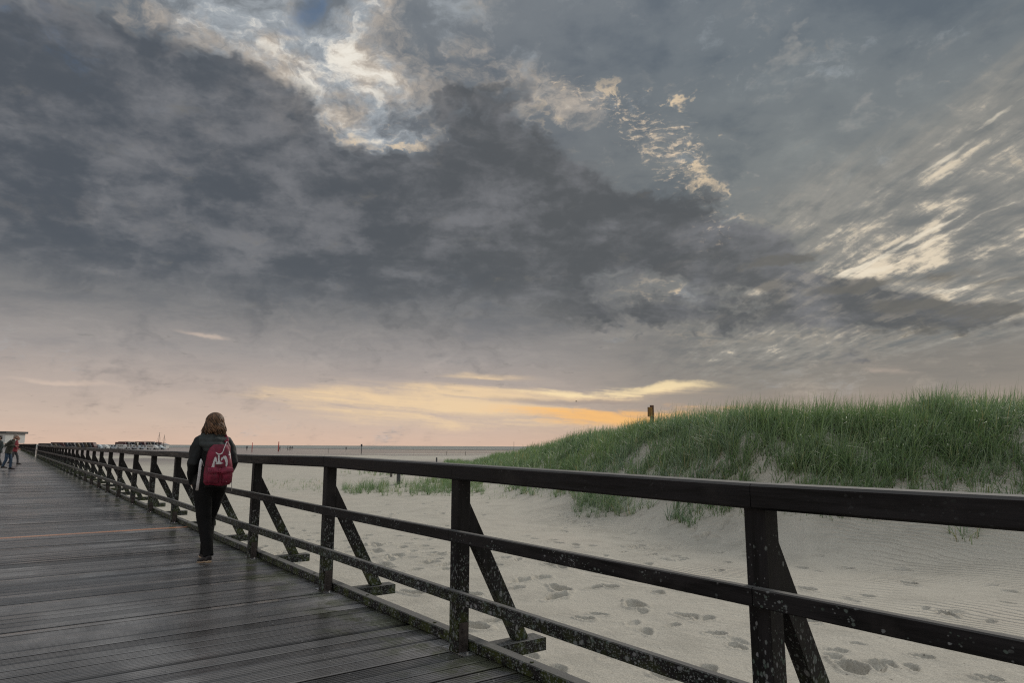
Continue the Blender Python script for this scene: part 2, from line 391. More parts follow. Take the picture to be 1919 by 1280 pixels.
def deck_mat():
    m, g, p = mat('wet_deck_board'); t = g.n('ShaderNodeTexCoord').outputs['Object']; x, y, z = g.sep(t)
    r = N(g, g.n('ShaderNodeAttribute', attribute_name='rnd').outputs['Fac'])
    tone = g.math('FRACT', r*7.31); tone2 = g.math('FRACT', r*13.7)
    gr = g.noise(g.vec(x*1.6, y*60.0, r*9.0), 1.0, 6, .65, .2)
    bl = g.noise(g.vec(x*.9, y*.6, 0.0), 1.0, 5, .6)
    col = g.mix(tone, (.046, .044, .044), (.310, .292, .282))
    col = g.mix(g.step(gr, .35, .75)*.6, col, g.mix(tone2, (.260, .238, .232), (.150, .156, .164)))
    wet = g.step(bl + tone*.10 + x*.030, .47, .66)          # damp patches, more of them along the railing
    col = g.mix(wet*.55, col, (.026, .025, .026))
    # green film by the posts
    al = g.noise(t, 2.6, 5, .7)
    col = g.mix(g.step(al + g.step(x, 1.6, 2.5)*.14, .57, .70)*g.step(x, 1.7, 2.35)*.6, col, (.060, .068, .022))
    # one new board of fresh timber
    col = g.mix(g.step(r, 1.5, 1.6), col, (.50, .25, .15))
    # near-black colour down in the grooves, for contrast
    col = g.mix(g.step(z, -.0010, -.0045)*.92, col, (.006, .006, .006))
    g.put(p.inputs['Base Color'], col)
    rough = g.step(bl + gr*.2, .42, .62, .46, .18) + tone2*.10
    g.put(p.inputs['Roughness'], rough); p.inputs['Specular IOR Level'].default_value = .62
    b = g.n('ShaderNodeBump'); b.inputs['Strength'].default_value = .35; b.inputs['Distance'].default_value = .002
    g.put(b.inputs['Height'], gr); g.nt.links.new(b.outputs[0], p.inputs['Normal'])
    return m
DECK = deck_mat()
STEEL = plain('galvanised_steel', (.42, .42, .42), .45, .25, 40, 1.0)
RUST = plain('weathered_bracket_steel', (.055, .045, .042), .6, .4, 30, .4)

def sand_mat():
    m, g, p = mat('beach_sand'); geo = g.n('ShaderNodeNewGeometry'); P = geo.outputs['Position']; x, y, z = g.sep(P)
    dist = g.math('SQRT', x*x + y*y)
    grain = g.noise(P, 260.0, 2, .7); gr2 = g.noise(P, 55.0, 3, .7); big = g.noise(g.vec(x*.16, y*.10, 0.0), 1.0, 5, .6); mid = g.noise(P, 1.6, 5, .6)
    col = g.mix(g.step(grain*.5+gr2*.5, .33, .68), (.31, .282, .235), (.575, .528, .448))
    col = g.mix(g.step(mid, .40, .75)*.35, col, (.250, .228, .190))
    col = g.mix(g.step(big, .5, .72)*.30, col, (.44, .365, .305))
    # dark damp crumbs and shell bits
    v = g.n('ShaderNodeTexVoronoi', feature='F1'); v.inputs['Scale'].default_value = 9.0; g.put(v.inputs['Vector'], P)
    vc = g.sep(v.outputs['Color'])
    col = g.mix(g.step(N(g, v.outputs['Distance']), .13, .07)*g.step(vc[0], .82, .86)*.7, col, (.10, .085, .07))
    # far beach: wet flats in bands between dry bars
    band = g.noise(g.vec(x*.0035, y*.022, 3.0), 1.0, 6, .62, .3)
    far = g.step(dist, 55.0, 110.0)
    wet = g.step(band + g.step(dist, 90.0, 270.0)*.12, .48, .56)*far
    col = g.mix(wet*.85, col, (.16, .125, .11))
    g.put(p.inputs['Base Color'], col)
    g.put(p.inputs['Roughness'], g.math('SUBTRACT', .92, wet*.66)); g.put(p.inputs['Specular IOR Level'], wet*.5 + .15)
    # wind ripples, running obliquely, strongest on the smooth apron of the dune
    rw = g.noise(g.vec(x*.35, y*.35, 8.0), 1.0, 3, .5)
    ph = (x*.62 + y*.78)*44.0 + (g.noise(P, .55, 4, .55)*38.0)
    rip = g.math('SINE', ph)*.5 + g.math('SINE', ph*2.0 + 1.3)*.12
    ra = g.step(rw, .42, .60)*g.step(x + y*.10, 1.5, 4.0)*g.step(dist, 7.5, 10.5)*g.step(dist, 45.0, 25.0)
    h = rip*ra*.032 + (gr2*.006) + grain*.0025 + mid*.06*g.step(dist, 60.0, 10.0) + g.noise(P, 7.0, 4, .6)*.022*g.step(dist, 40.0, 8.0)
    b = g.n('ShaderNodeBump'); b.inputs['Strength'].default_value = .9; b.inputs['Distance'].default_value = 1.0
    g.put(b.inputs['Height'], h); g.nt.links.new(b.outputs[0], p.inputs['Normal'])
    return m
SAND = sand_mat()

# ---------------------------------------------------------------- ground
def hz(x): return 835.0 + (x-0)*.0047            # horizon line of the photograph
crest_px = [(1919, 742, 15.5), (1700, 747, 16), (1500, 754, 17), (1400, 750, 18), (1300, 768, 21), (1220, 792, 25), (1100, 810, 32),
            (1000, 836, 42), (930, 851, 52), (880, 860, 62), (840, 867, 75)]
toe_px = [(1919, 9.8), (1500, 11.2), (1200, 14.2), (1000, 18.5), (850, 27), (700, 36)]
tc_, rc_, hc_ = [], [], []
for (x, ty, Y) in crest_px:
    d = ray(x, 840); th = math.atan2(d.x, d.y); k = Y/math.cos(th)
    z = CAMZ + (hz(x)-ty)/1294*Y - (.62 if x > 1250 else .5)
    if x == 880: z = -.35
    if x == 840: z = GZ
    tc_.append(th); rc_.append(k); hc_.append(z-GZ)
o_ = np.argsort(tc_); tc_ = np.array(tc_)[o_]; rc_ = np.array(rc_)[o_]; hc_ = np.array(hc_)[o_]
tt_ = np.array([math.atan2(ray(x, 840).x, ray(x, 840).y) for x, _ in toe_px])[::-1]; rt_ = np.array([Y for _, Y in toe_px])[::-1]/np.cos(tt_)
def smooth(t): t = np.clip(t, 0, 1); return t*t*(3-2*t)
_g1 = rng.random((3, 64, 64))
def vnoise(x, y, k=0):
    xi = np.floor(x).astype(int); yi = np.floor(y).astype(int); fx = smooth(x-xi); fy = smooth(y-yi); T = _g1[k]
    a = T[xi % 64, yi % 64]; b = T[(xi+1) % 64, yi % 64]; c = T[xi % 64, (yi+1) % 64]; d = T[(xi+1) % 64, (yi+1) % 64]
    return (a*(1-fx)+b*fx)*(1-fy) + (c*(1-fx)+d*fx)*fy - .5
hummocks = [(ground(760, 915), 3.2, 1.6, .28), (ground(1120, 962), 1.1, 1.3, .22), (ground(700, 893), 3.0, 2.0, .2)]
def H(x, y):
    x = np.asarray(x, float); y = np.asarray(y, float)
    th = np.arctan2(x, y); r = np.hypot(x, y)
    hc = np.interp(th, tc_, hc_, left=0, right=hc_[-1]); rc = np.interp(th, tc_, rc_); rt = np.interp(th, tt_, rt_)
    fade = smooth((R(150)-th)/R(50)); hc = hc*np.where(th > tc_[-1], fade, 1)
    wob = vnoise(x*.35, y*.35)*.9
    u = smooth((r + wob - rt)/np.maximum(rc-rt, 1))
    back = 1 - .35*smooth((r-rc)/12) - .65*smooth((r-rc-40)/60)
    dune = hc*u*np.where(r > rc, back, 1)
    un = (vnoise(x*.22, y*.22, 1)*.16 + vnoise(x*.9+5, y*.9, 2)*.05)*smooth((r-2.5)/4)*(1-smooth((r-120)/120)) + dune*.12*vnoise(x*.8, y*.8, 2)
    z = GZ + dune + un
    for c, sx, sy, a in hummocks:
        z = z + a*np.exp(-.5*(((x-c.x)/sx)**2 + ((y-c.y)/sy)**2))
    return z
def onground(px, py):
    d = ray(px, py); r = np.arange(2.5, 160, .04); pts = np.outer(r, (d.x, d.y, d.z)) + np.array((0, 0, CAMZ))
    k = np.argmax(pts[:, 2] < H(pts[:, 0], pts[:, 1])); return Vector(pts[k])
# footprints seen in the photograph: (x, y, length on the ground, heading in degrees, depth)
FP = [(1187, 1134, .27, -35, .045), (1284, 1156, .27, -12, .04), (1590, 1250, .32, -28, .05), (1340, 1190, .22, -4, .03), (1510, 1105, .26, -15, .035),
      (1588, 1067, .24, -8, .05), (1703, 1095, .24, -14, .055), (1773, 1153, .22, -20, .055), (1622, 1118, .24, -12, .02), (1500, 1065, .22, -10, .03),
      (1532, 1043, .18, -3, .02), (1725, 1232, .24, -8, .025), (1565, 1222, .18, -6, .02), (1850, 1275, .3, -10, .04), (1515, 1167, .14, -10, .04),
      (1047, 1105, .30, -25, .055), (1040, 1122, .34, 20, .05), (1140, 1101, .24, -12, .04), (1110, 1103, .22, 10, .03), (1095, 1162, .2, -10, .04),
      (975, 1090, .3, 12, .035), (1010, 1085, .3, 14, .03), (960, 1105, .28, 8, .03), (885, 1175, .35, -20, .05), (925, 1165, .26, 10, .03),
      (885, 1115, .22, -12, .03), (870, 1140, .2, 5, .03), (930, 1060, .2, 0, .025), (1030, 1060, .2, -10, .04), (1000, 1010, .2, -4, .025),
      (1045, 1018, .2, -10, .025), (980, 1005, .26, 4, .02), (1100, 1004, .2, 0, .02), (1150, 1008, .22, -4, .02), (1200, 993, .28, 14, .03),
      (1245, 992, .2, 18, .03), (1180, 1002, .18, 20, .03), (1215, 1010, .2, 8, .02), (1255, 1009, .2, -5, .02), (1320, 1010, .22, -8, .02),
      (1160, 1025, .2, -4, .02), (1075, 1027, .18, -6, .02), (1440, 1115, .18, -8, .02), (773, 1112, .30, -6, .05), (705, 1021, .26, -5, .045), (722, 1020, .22, 5, .04),
      (692, 1031, .3, 0, .03), (745, 1005, .2, -6, .03), (590, 1033, .2, 0, .03), (655, 1000, .18, 5, .03), (730, 1065, .2, 5, .03), (800, 1030, .24, 0, .03)]
prints = []
for x, y, L, a, d in FP:
    c0 = onground(x, y); l = L*1294/c0.length*.55; dx_, dy_ = math.cos(R(a))*l, -math.sin(R(a))*l
    e0, e1 = onground(x-dx_, y-dy_), onground(x+dx_, y+dy_); e = e1-e0
    prints.append((c0, min(.46, max(.22, math.hypot(e.x, e.y))), math.degrees(math.atan2(e.y, e.x)), d))
for k in range(260):                              # the trodden strip beside the boardwalk
    px = rng.uniform(430, 1420); py = 935 + rng.random()**.8*135
    if px > 850 and rng.random() < .55: continue
    prints.append((onground(px, py), rng.uniform(.20, .42), rng.uniform(20, 120), rng.uniform(.015, .04)))
for k in range(46):
    px = rng.uniform(860, 1900); py = rng.uniform(1040, 1275)
    prints.append((onground(px, py), rng.uniform(.16, .34), rng.uniform(30, 150), rng.uniform(.010, .030)))
def build_ground():
    f0, f1_ = R(-46), R(46)
    th = np.concatenate([np.arange(f0, f1_, R(.115)), np.arange(f1_, f0+2*math.pi, R(2.0))])
    rs = [0.0, 1.0, 2.0, 3.0, 3.8]
    r = 4.3
    while r < 9000:
        rs.append(r)
        r += .024 if r < 11.5 else (r*r/5600 if r < 45 else (r*r/5600 if r*r/5600 < r*.02 else r*.02) if r < 420 else r*.05)
    rs = np.array(rs); nt, nr = len(th), len(rs)
    X = np.outer(rs, np.sin(th)); Y = np.outer(rs, np.cos(th)); Z = H(X, Y)
    # carve the prints
    for (c, L, a, dep) in prints:
        rr = math.hypot(c.x, c.y); i0, i1 = np.searchsorted(rs, [rr-.6, rr+.6])
        tt = math.atan2(c.x, c.y); j0, j1 = np.searchsorted(th[:800], [tt-.6/rr, tt+.6/rr])
        xs, ys = X[i0:i1, j0:j1]-c.x, Y[i0:i1, j0:j1]-c.y
        ca, sa = math.cos(R(a)), math.sin(R(a))
        u = (xs*ca + ys*sa)/(L/2); v = (ys*ca - xs*sa)/(L*.19*(1+.30*np.sin(u*2.2)) + .012)
        wv = vnoise(xs*18+c.x*9, ys*18)*.3
        e = np.sqrt(np.abs(u)**2.6 + v**2 + 1e-9) + wv
        pit = -dep*1.7*smooth((1.15-e)/.60)*(1+.35*u) + dep*.80*np.exp(-((e-1.28)/.22)**2)*(.6+.8*vnoise(xs*10, ys*10+c.y, 1))
        Z[i0:i1, j0:j1] += pit
    V = np.stack([X, Y, Z], -1).reshape(-1, 3)
    i = np.arange(nr-1)[:, None]; j = np.arange(nt)[None, :]; j2 = (j+1) % nt
    F = np.stack([i*nt+j, i*nt+j2, (i+1)*nt+j2, (i+1)*nt+j], -1).reshape(-1, 4)[nt:][:, ::-1]
    o = mesh_np('ground', V, F, SAND, smooth=True)
    tag(o, 'pale rippled beach sand with footprints running out to wet flats and up the dune', kind='structure')
build_ground()
# sea: begins some 300 m out
m, g, p = mat('sea_water'); P = g.n('ShaderNodeNewGeometry').outputs['Position']; x, y, z = g.sep(P)
g.put(p.inputs['Base Color'], (.075, .095, .095, 1)); p.inputs['Roughness'].default_value = .30
sn = g.noise(g.vec(x*.05, y*.25, 0.0), 1.0, 6, .7)
foam = g.noise(g.vec(x*.012, y*.05, 5.0), 1.0, 6, .7)
g.put(p.inputs['Base Color'], g.mix(g.step(foam, .60, .68)*g.step(y, 520.0, 380.0), (.20, .22, .20), (.55, .53, .50)))
b = g.n('ShaderNodeBump'); b.inputs['Strength'].default_value = 1.0; b.inputs['Distance'].default_value = .8; g.put(b.inputs['Height'], sn); g.nt.links.new(b.outputs[0], p.inputs['Normal'])
xs = np.linspace(-9000, 9000, 361); yr = np.array([0, 1.0]); V = []; 
for x_ in xs: V.append((x_, 335 + 26*math.sin(x_*.0031) + 9*math.sin(x_*.017+1) + abs(x_)*.05 + (140*math.exp(-((x_+190)/95)**2)), GZ+.10))
for x_ in xs: V.append((x_*2.2, 20000, GZ+.10))
n_ = len(xs); F = [(i, i+1, n_+i+1, n_+i) for i in range(n_-1)]
tag(mesh_np('water', V, F, m), 'thin grey strip of sea under the horizon', kind='structure')

# ---------------------------------------------------------------- boardwalk
def bend(t): return 0.0 if t < 20 else .0085*(t-20)
base = empty('boardwalk_frame') ; base.rotation_euler = (0, 0, AZ); bpy.data.objects.remove(base)
def world_of(q, t, z=0.0):
    return Vector((-t*math.sin(AZ) + q*math.cos(AZ), t*math.cos(AZ) + q*math.sin(AZ), z))
XD0, XD1 = -3.1, 2.635
def build_deck():
    V = []; F = []; A = []
    t = -3.6; k = 0; pw = .145
    while t < 62:
        w = pw - .007 if t < 62 else pw
        r = rng.random()
        if abs(t - T_NEW) < pw*.5: r = 2.0
        tilt = rng.normal(0, .0016); dz = rng.normal(0, .0010); tw = rng.normal(0, .0012)
        # grooved profile
        pts = [(0, -.03)]
        ng = 5; gp = w/ng
        fine = t < 34
        if fine:
            for i in range(ng):
                a = i*gp
                pts += [(a+.0015, 0.0), (a+gp-.0085, 0.0), (a+gp-.0070, -.0070), (a+gp-.0005, -.0070)]
            pts[1] = (.0, -.002)
        else: pts += [(0, 0), (w, 0)]
        pts += [(w, -.03)]
        n = len(pts); b = len(V)
        ex0 = XD0 + rng.normal(0, .004); ex1 = XD1 + rng.normal(0, .006)
        for ix, xx in enumerate((ex0, ex1)):
            for (a, z) in pts:
                s_ = (a-w/2); V.append((xx + bend(t), t+a, dz + z + s_*tilt/.07 + tw*(ix-.5)*2)); A.append(r)
        for i in range(n-1): F.append((b+i, b+i+1, b+n+i+1, b+n+i))
        t += pw; k += 1
    while t < 330:                                   # far boards, too fine to see their grooves
        r = rng.random(); b = len(V); wd = .145 if t < 130 else .58
        for xx in (XD0, XD1):
            for a, z in ((0, -.012), (.002, 0), (wd-.005, 0), (wd-.003, -.012)):
                V.append((xx+bend(t), t+a, z+rng.normal(0, .0008))); A.append(r)
        for i in range(3): F.append((b+i, b+i+1, b+4+i+1, b+4+i))
        t += wd
    V = np.array(V, float); c, s = math.cos(AZ), math.sin(AZ)
    o = mesh_np('boardwalk', V, np.array(F)[:, ::-1], DECK, attrs={'rnd': A}); o.rotation_euler = (0, 0, AZ)
    tag(o, 'wet grey grooved timber boardwalk leading away to the left', kind='structure')
T_NEW = 13.05
pN = ground(200, 998, 0.0); T_NEW = -pN.x*math.sin(AZ) + pN.y*math.cos(AZ)
build_deck()
sc_mb = MB()
t = -2.0
while t < 13:
    for jx in (-2.9, -1.95, -1.0, -.05, .9, 1.75, 2.35):
        for dt in (.035, .105):
            if rng.random() < .12: continue
            cx, cy = jx + rng.normal(0, .006), t + dt + rng.normal(0, .003); rr_ = .0052
            sc_mb.add([(cx+rr_*math.cos(a), cy+rr_*math.sin(a), .0012) for a in np.arange(8)*math.pi/4] + [(cx+rr_*math.cos(a), cy+rr_*math.sin(a), -.003) for a in np.arange(8)*math.pi/4],
                      [tuple(range(8))] + [(i, i+8, (i+1) % 8+8, (i+1) % 8) for i in range(8)])
    t += .145
so = sc_mb.build('screw_heads', STEEL, bpy.data.objects['boardwalk']); so['kind'] = 'stuff'
# joists and piles below
mb = MB()
for xx in (-2.9, -1.0, .9, 2.35):
    for k in range(40): mb.box(xx-.05+bend(k*4.5), xx+.05+bend(k*4.5), -4+k*4.5, .5+k*4.5, -.24, -.034)
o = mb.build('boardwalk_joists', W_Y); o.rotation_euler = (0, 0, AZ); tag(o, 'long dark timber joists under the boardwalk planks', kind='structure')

rail = empty('wooden_railing', (0, 0, 0), AZ)
tag(rail, 'dark lichen-spotted timber railing with slanting outer braces along the near side of the boardwalk', 'railing', 'railings of the boardwalk')
PX = 2.49
def post_set(parent, t, top, full=True, lean=0.0):
    q = PX + bend(t)
    j = rng.normal(0, .003)
    pm = MB(); pm.box(q-.0475, q+.0475, t-.0475, t+.0475, .006, top, bev=.006)
    lx, ly = rng.normal(0, .0035), rng.normal(0, .0035)
    pm.v = [(x+lx*z, y+ly*z, z) for x, y, z in pm.v]
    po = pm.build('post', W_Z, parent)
    if t < 30:
        for sgn in (-1, 1):
            y0 = t + sgn*.0505; MB().box(q-.033, q+.033, min(y0, y0+sgn*.006), max(y0, y0+sgn*.006), .003, .185).build('bracket', RUST, po)
        b = MB(); b.box(q-.043, q+.043, t-.135, t+.135, .0015, .0075)
        for sgn in (-1, 1):
            for k in range(1):
                b.tube([(q, t+sgn*.105, .0075), (q, t+sgn*.105, .02)], .011, 6, smooth=False)
        b.build('base_plate', STEEL, po)
        for sgn in (-1, 1):
            for zz_ in (.06, .135): MB().tube([(q-.005, t+sgn*.057, zz_), (q-.005, t+sgn*.068, zz_)], .011, 6, up=(1, 0, 0), smooth=False).build('bolt', RUST, po)
    # brace: a slanting timber on the outside
    b = MB(); x0 = q+.0475; L = .495
    prof = [(x0+.001, .93), (x0+.001+L, .004), (x0+.001+L-.107, .004), (x0+.001, .73)]
    b.prism([(x, z) for x, z in prof][::-1], t-.035, t+.035, axis=1)
    b.build('brace', W_Z, parent)
    b = MB(); w = .145
    pts = [(t-w/2, -.085), (t+w/2, -.085)]
    gp = w/6
    for i in range(6):
        a = t+w/2-i*gp; pts += [(a, -.002), (a-gp+.005, -.002), (a-gp+.004, -.007), (a-gp+.001, -.007)]
    pts[-1] = (t-w/2, -.002)
    b.prism([(y, z) for y, z in pts], q+.147, q+.665, axis=0)
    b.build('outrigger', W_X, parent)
TOPZ = {-1: 1.165, 0: 1.158, 1: 1.182, 2: 1.203, 3: 1.184, 4: 1.180}
SP = 2.25; T0 = 1.66; NP = 34
tz = lambda n: TOPZ.get(n, 1.183 + .008*math.sin(n*1.7) + (.010*(n-14)/10 if n > 14 else 0))
for n in range(-2, NP+1): post_set(rail, T0+SP*n, tz(n)-.1005)
def beam(mb, n0, n1, qa, qb, zf, hh, bev, ja=0.0):
    """a run of timber between two posts, following the line of the railing"""
    t0, t1 = T0+SP*n0, T0+SP*n1
    vs = []; b = bev
    prof = [(qa+b, -hh), (qb-b, -hh), (qb, -hh+b), (qb, -b), (qb-b, 0), (qa+b, 0), (qa, -b), (qa, -hh+b)]
    st = [(t0+.002, n0), (t1-.002, n1)]
    for (t, n) in st:
        for (x, z) in prof: vs.append((x+bend(t)+ja, t, zf(n)+z))
    mb.add(vs, [(i, (i+1) % 8, 8+(i+1) % 8, 8+i)[::-1] for i in range(8)] + [tuple(range(8)), tuple(range(15, 7, -1))])
ends = list(range(-2, NP+1, 2))
for i in range(len(ends)-1):
    a, c = ends[i], ends[i+1]; jj = rng.normal(0, .003)
    mb = MB(); beam(mb, a, a+1, 2.415, 2.555, tz, .100, .010, jj); beam(mb, a+1, c, 2.415, 2.555, tz, .100, .010, jj)
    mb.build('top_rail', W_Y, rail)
    for nm, zt, h in (('middle_rail', .760, .072), ('lower_rail', .395, .072)):
        j2 = rng.normal(0, .002); zj = [rng.normal(0, .004) for _ in range(3)]
        zf = lambda n, a=a, zt=zt, zj=zj: zt + zj[0]*0 + .004*math.sin(n*2.1+zt*9)
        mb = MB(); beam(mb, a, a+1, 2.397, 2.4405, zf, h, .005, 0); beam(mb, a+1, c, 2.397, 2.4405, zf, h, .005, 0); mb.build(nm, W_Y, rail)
    mb = MB(); zf = lambda n: .072
    beam(mb, a, a+1, 2.5405, 2.622, zf, .070, .006); beam(mb, a+1, c, 2.5405, 2.622, zf, .070, .006)
    for t in np.arange(T0+SP*a+.5, T0+SP*c, 1.1): mb.tube([(2.575+bend(t), t, .0715), (2.575+bend(t), t, .080)], .012, 6, smooth=False)
    mb.build('kerb_beam', W_Y, rail)
# the railing goes on beyond a gap
rail2 = empty('wooden_railing', (0, 0, 0), AZ)
tag(rail2, 'distant dark timber railing beyond the gap, at the far end of the boardwalk', 'railing', 'railings of the boardwalk')
t = 88.0; k = 0
while t < 260:
    q = PX + bend(t) + .05; MB().box(q-.05, q+.05, t-.05, t+.05, 0, 1.22).build('post', W_Z, rail2)
    t1 = t+3.4
    if t1 < 262:
        q1 = PX + bend(t1) + .05
        for nm, z0, z1, wq in (('top_rail', 1.20, 1.32, .07), ('middle_rail', .70, .78, .02), ('lower_rail', .33, .41, .02)):
            mb = MB(); vs = [(q-wq, t, z0), (q+wq, t, z0), (q+wq, t, z1), (q-wq, t, z1), (q1-wq, t1, z0), (q1+wq, t1, z0), (q1+wq, t1, z1), (q1-wq, t1, z1)]
            mb.add(vs, [(0, 1, 2, 3), (7, 6, 5, 4), (1, 0, 4, 5), (2, 1, 5, 6), (3, 2, 6, 7), (0, 3, 7, 4)]); mb.build(nm, W_Y, rail2)
    t = t1; k += 1

# ---------------------------------------------------------------- grass
m, g, p = mat('marram_grass')
r_ = N(g, g.n('ShaderNodeAttribute', attribute_name='rnd').outputs['Fac'])
u_ = N(g, g.n('ShaderNodeAttribute', attribute_name='along').outputs['Fac'])
P = g.n('ShaderNodeNewGeometry').outputs['Position']; pn = g.noise(P, .22, 3, .6)
c = g.ramp(g.clamp(r_), [(0, (.095, .150, .110)), (.32, (.150, .222, .160)), (.58, (.200, .265, .135)), (.74, (.260, .335, .235)), (.85, (.38, .44, .37)), (.93, (.42, .40, .26)), (1, (.40, .28, .16))])
c = g.mix(g.step(pn, .42, .62)*.5, c, (.165, .235, .095), 'MIX')
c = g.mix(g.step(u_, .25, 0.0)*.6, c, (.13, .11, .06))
g.put(p.inputs['Base Color'], c); p.inputs['Roughness'].default_value = .42; p.inputs['Specular IOR Level'].default_value = .5
p.inputs['Subsurface Weight'].default_value = 0
tr = g.n('ShaderNodeBsdfTranslucent'); g.put(tr.inputs[0], g.mix(1.0, c, (.9, 1.1, .6), 'MULTIPLY'))
ms = g.n('ShaderNodeMixShader'); ms.inputs[0].default_value = .38; g.nt.links.new(p.outputs[0], ms.inputs[1]); g.nt.links.new(tr.outputs[0], ms.inputs[2])
out = [n for n in g.nt.nodes if n.type == 'OUTPUT_MATERIAL'][0]; g.nt.links.new(ms.outputs[0], out.inputs[0])
GRASS = m
def grass(name, tufts, label, seed=0):
    """tufts: list of (x, y, blades, spread, height, width, lean)"""
    rg = np.random.default_rng(seed)
    T = np.array(tufts, float); nb = T[:, 2].astype(int); I = np.repeat(np.arange(len(T)), nb); n = len(I)
    a = rg.uniform(0, 2*math.pi, n); rr = np.sqrt(rg.random(n))*T[I, 3]
    bx = T[I, 0] + rr*np.cos(a); by = T[I, 1] + rr*np.sin(a); bz = H(bx, by) - .03
    hgt = T[I, 4]*rg.uniform(.45, 1.12, n); wd = T[I, 5]*rg.uniform(.6, 1.2, n)
    lean = np.abs(rg.normal(0, 1, n))*.42*T[I, 6] + .05
    big = rg.random(n) < .20; lean[big] = rg.uniform(.8, 1.9, big.sum())      # a few bent right over
    la = a + rg.normal(0, .6, n); lx = np.cos(la)*lean + .13*T[I, 6]; ly = np.sin(la)*lean
    # blade faces turn at random
    fa = rg.uniform(0, math.pi, n); wx, wy = np.cos(fa), np.sin(fa)
    SEG = 5; V = np.empty((n, SEG+1, 2, 3), np.float32); AL = np.empty((n, SEG+1, 2), np.float32)
    for s in range(SEG+1):
        t = s/SEG; bow = t*t*(1.15 - .3*t)
        px = bx + lx*hgt*bow; py = by + ly*hgt*bow; pz = bz + hgt*(t - .42*np.minimum(lean, 1.5)*t**2.4)
        w = wd*(1 - t**1.8)*.5 + .0006
        V[:, s, 0] = np.stack([px-wx*w, py-wy*w, pz], -1); V[:, s, 1] = np.stack([px+wx*w, py+wy*w, pz], -1); AL[:, s] = t
    b = (np.arange(n)*(SEG+1)*2)[:, None]; s = np.arange(SEG)[None, :]*2
    F = np.stack([b+s, b+s+1, b+s+3, b+s+2], -1).reshape(-1, 4)
    tr_ = rg.random(len(T)); rn = np.clip(tr_[I]*.40 + rg.random(n)**.8*.66, 0, 1)
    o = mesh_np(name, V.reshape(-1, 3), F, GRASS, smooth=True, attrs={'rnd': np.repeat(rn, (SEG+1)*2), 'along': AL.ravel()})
    return tag(o, label, 'grass', kind='stuff')
tf = []
th0, th1 = math.atan2(ray(835, 840).x, ray(835, 840).y), R(44)
k = 0
while k < 3150:
    th = rng.uniform(th0, th1)
    rc, rt, hc = np.interp(th, tc_, rc_), np.interp(th, tt_, rt_), np.interp(th, tc_, hc_, right=hc_[-1])
    s = rng.uniform(.16, 1.16)**.85
    if s < .16 + .20*smooth(((th-th0)/(th1-th0)-.35)/.15) and rng.random() < .93: continue
    r = rt + (rc-rt)*s
    x, y = r*math.sin(th), r*math.cos(th)
    frac = (th-th0)/(th1-th0)
    edge = .16 + .17*smooth((frac-.35)/.2) + float(vnoise(x*.55, y*.55, 0))*.14
    cl = float(vnoise(x*1.1, y*1.1, 1)) + .5
    dens = (.28 + .72*smooth((s-edge)/.40))*(.35 + .65*smooth((cl-.18)/.45))*smooth((s-edge+.15)/.1)
    if rng.random() > dens: continue
    near = 1.0 if r < 20 else 20/r
    hh = (.40 + .26*smooth((s-edge)/.4))*rng.uniform(.75, 1.25)*(.85 + .25*near)
    tf.append((x, y, int(rng.integers(7, 28)*(1 + (1-near)*.8)), rng.uniform(.06, .24)/max(near, .6), hh, .0175/max(near, .45), rng.uniform(.9, 1.7) if s < .85 else rng.uniform(.8, 1.2))); k += 1
for k in range(900):                             # long single stalks standing up along the crest
    th = rng.uniform(th0+.08, th1); rc, rt = np.interp(th, tc_, rc_), np.interp(th, tt_, rt_); r = rt + (rc-rt)*rng.uniform(.80, 1.08)
    tf.append((r*math.sin(th), r*math.cos(th), 3, .08, .92*rng.uniform(.8, 1.15)*(1.0 if r < 24 else .8), .012/max(min(1.0, 20/r), .5), .55))
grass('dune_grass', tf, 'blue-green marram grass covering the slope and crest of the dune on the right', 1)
def patch(name, px0, px1, py0, py1, n, hgt, label, seed, bl=(6, 14), wd=.008, lean=1.1, shape=None):
    rg = np.random.default_rng(seed); T = []
    while len(T) < n:
        x, y = rg.uniform(px0, px1), rg.uniform(py0, py1)
        if shape and rg.random() > shape(x, y): continue
        d = onground(x, y); T.append((d.x, d.y, rg.integers(*bl), rg.uniform(.03, .12), hgt*rg.uniform(.6, 1.15), wd, lean))
    return grass(name, T, label, seed)
patch('grass', 1035, 1195, 905, 972, 150, .62, 'leafy clump of green grass on the sand under the top rail, beside the ripples', 11, (8, 18), .0085, 1.5,
      lambda x, y: math.exp(-((x-1120)/52)**2)*math.exp(-((y-(925+(x-1040)*.20))/22)**2))
patch('grass', 640, 905, 893, 932, 420, .55, 'low dense patch of green grass on the sand left of the dune', 12, (8, 18), .010, 1.0,
      lambda x, y: smooth((y-(912-(x-640)*.10))/10)*smooth(((935-abs(x-800)*.02)-y)/14)*(0.25 if 728 < x < 770 else 1))
patch('grass', 640, 760, 884, 893, 60, .40, 'small farther patch of short grass behind the low dense one', 13, (6, 12), .014, 1.0)
patch('grass', 490, 610, 900, 925, 80, .30, 'sparse short tufts of grass on the open sand', 14, (3, 7), .009, .8)
patch('grass', 850, 1060, 895, 938, 70, .50, 'thin scattered blades of grass along the foot of the dune', 15, (3, 8), .008, 1.2)
patch('grass', 1200, 1919, 930, 972, 46, .34, 'few single blades of grass in the rippled sand below the dune', 16, (1, 5), .007, 1.2, lambda x, y: smooth((975-y)/35)*.8)

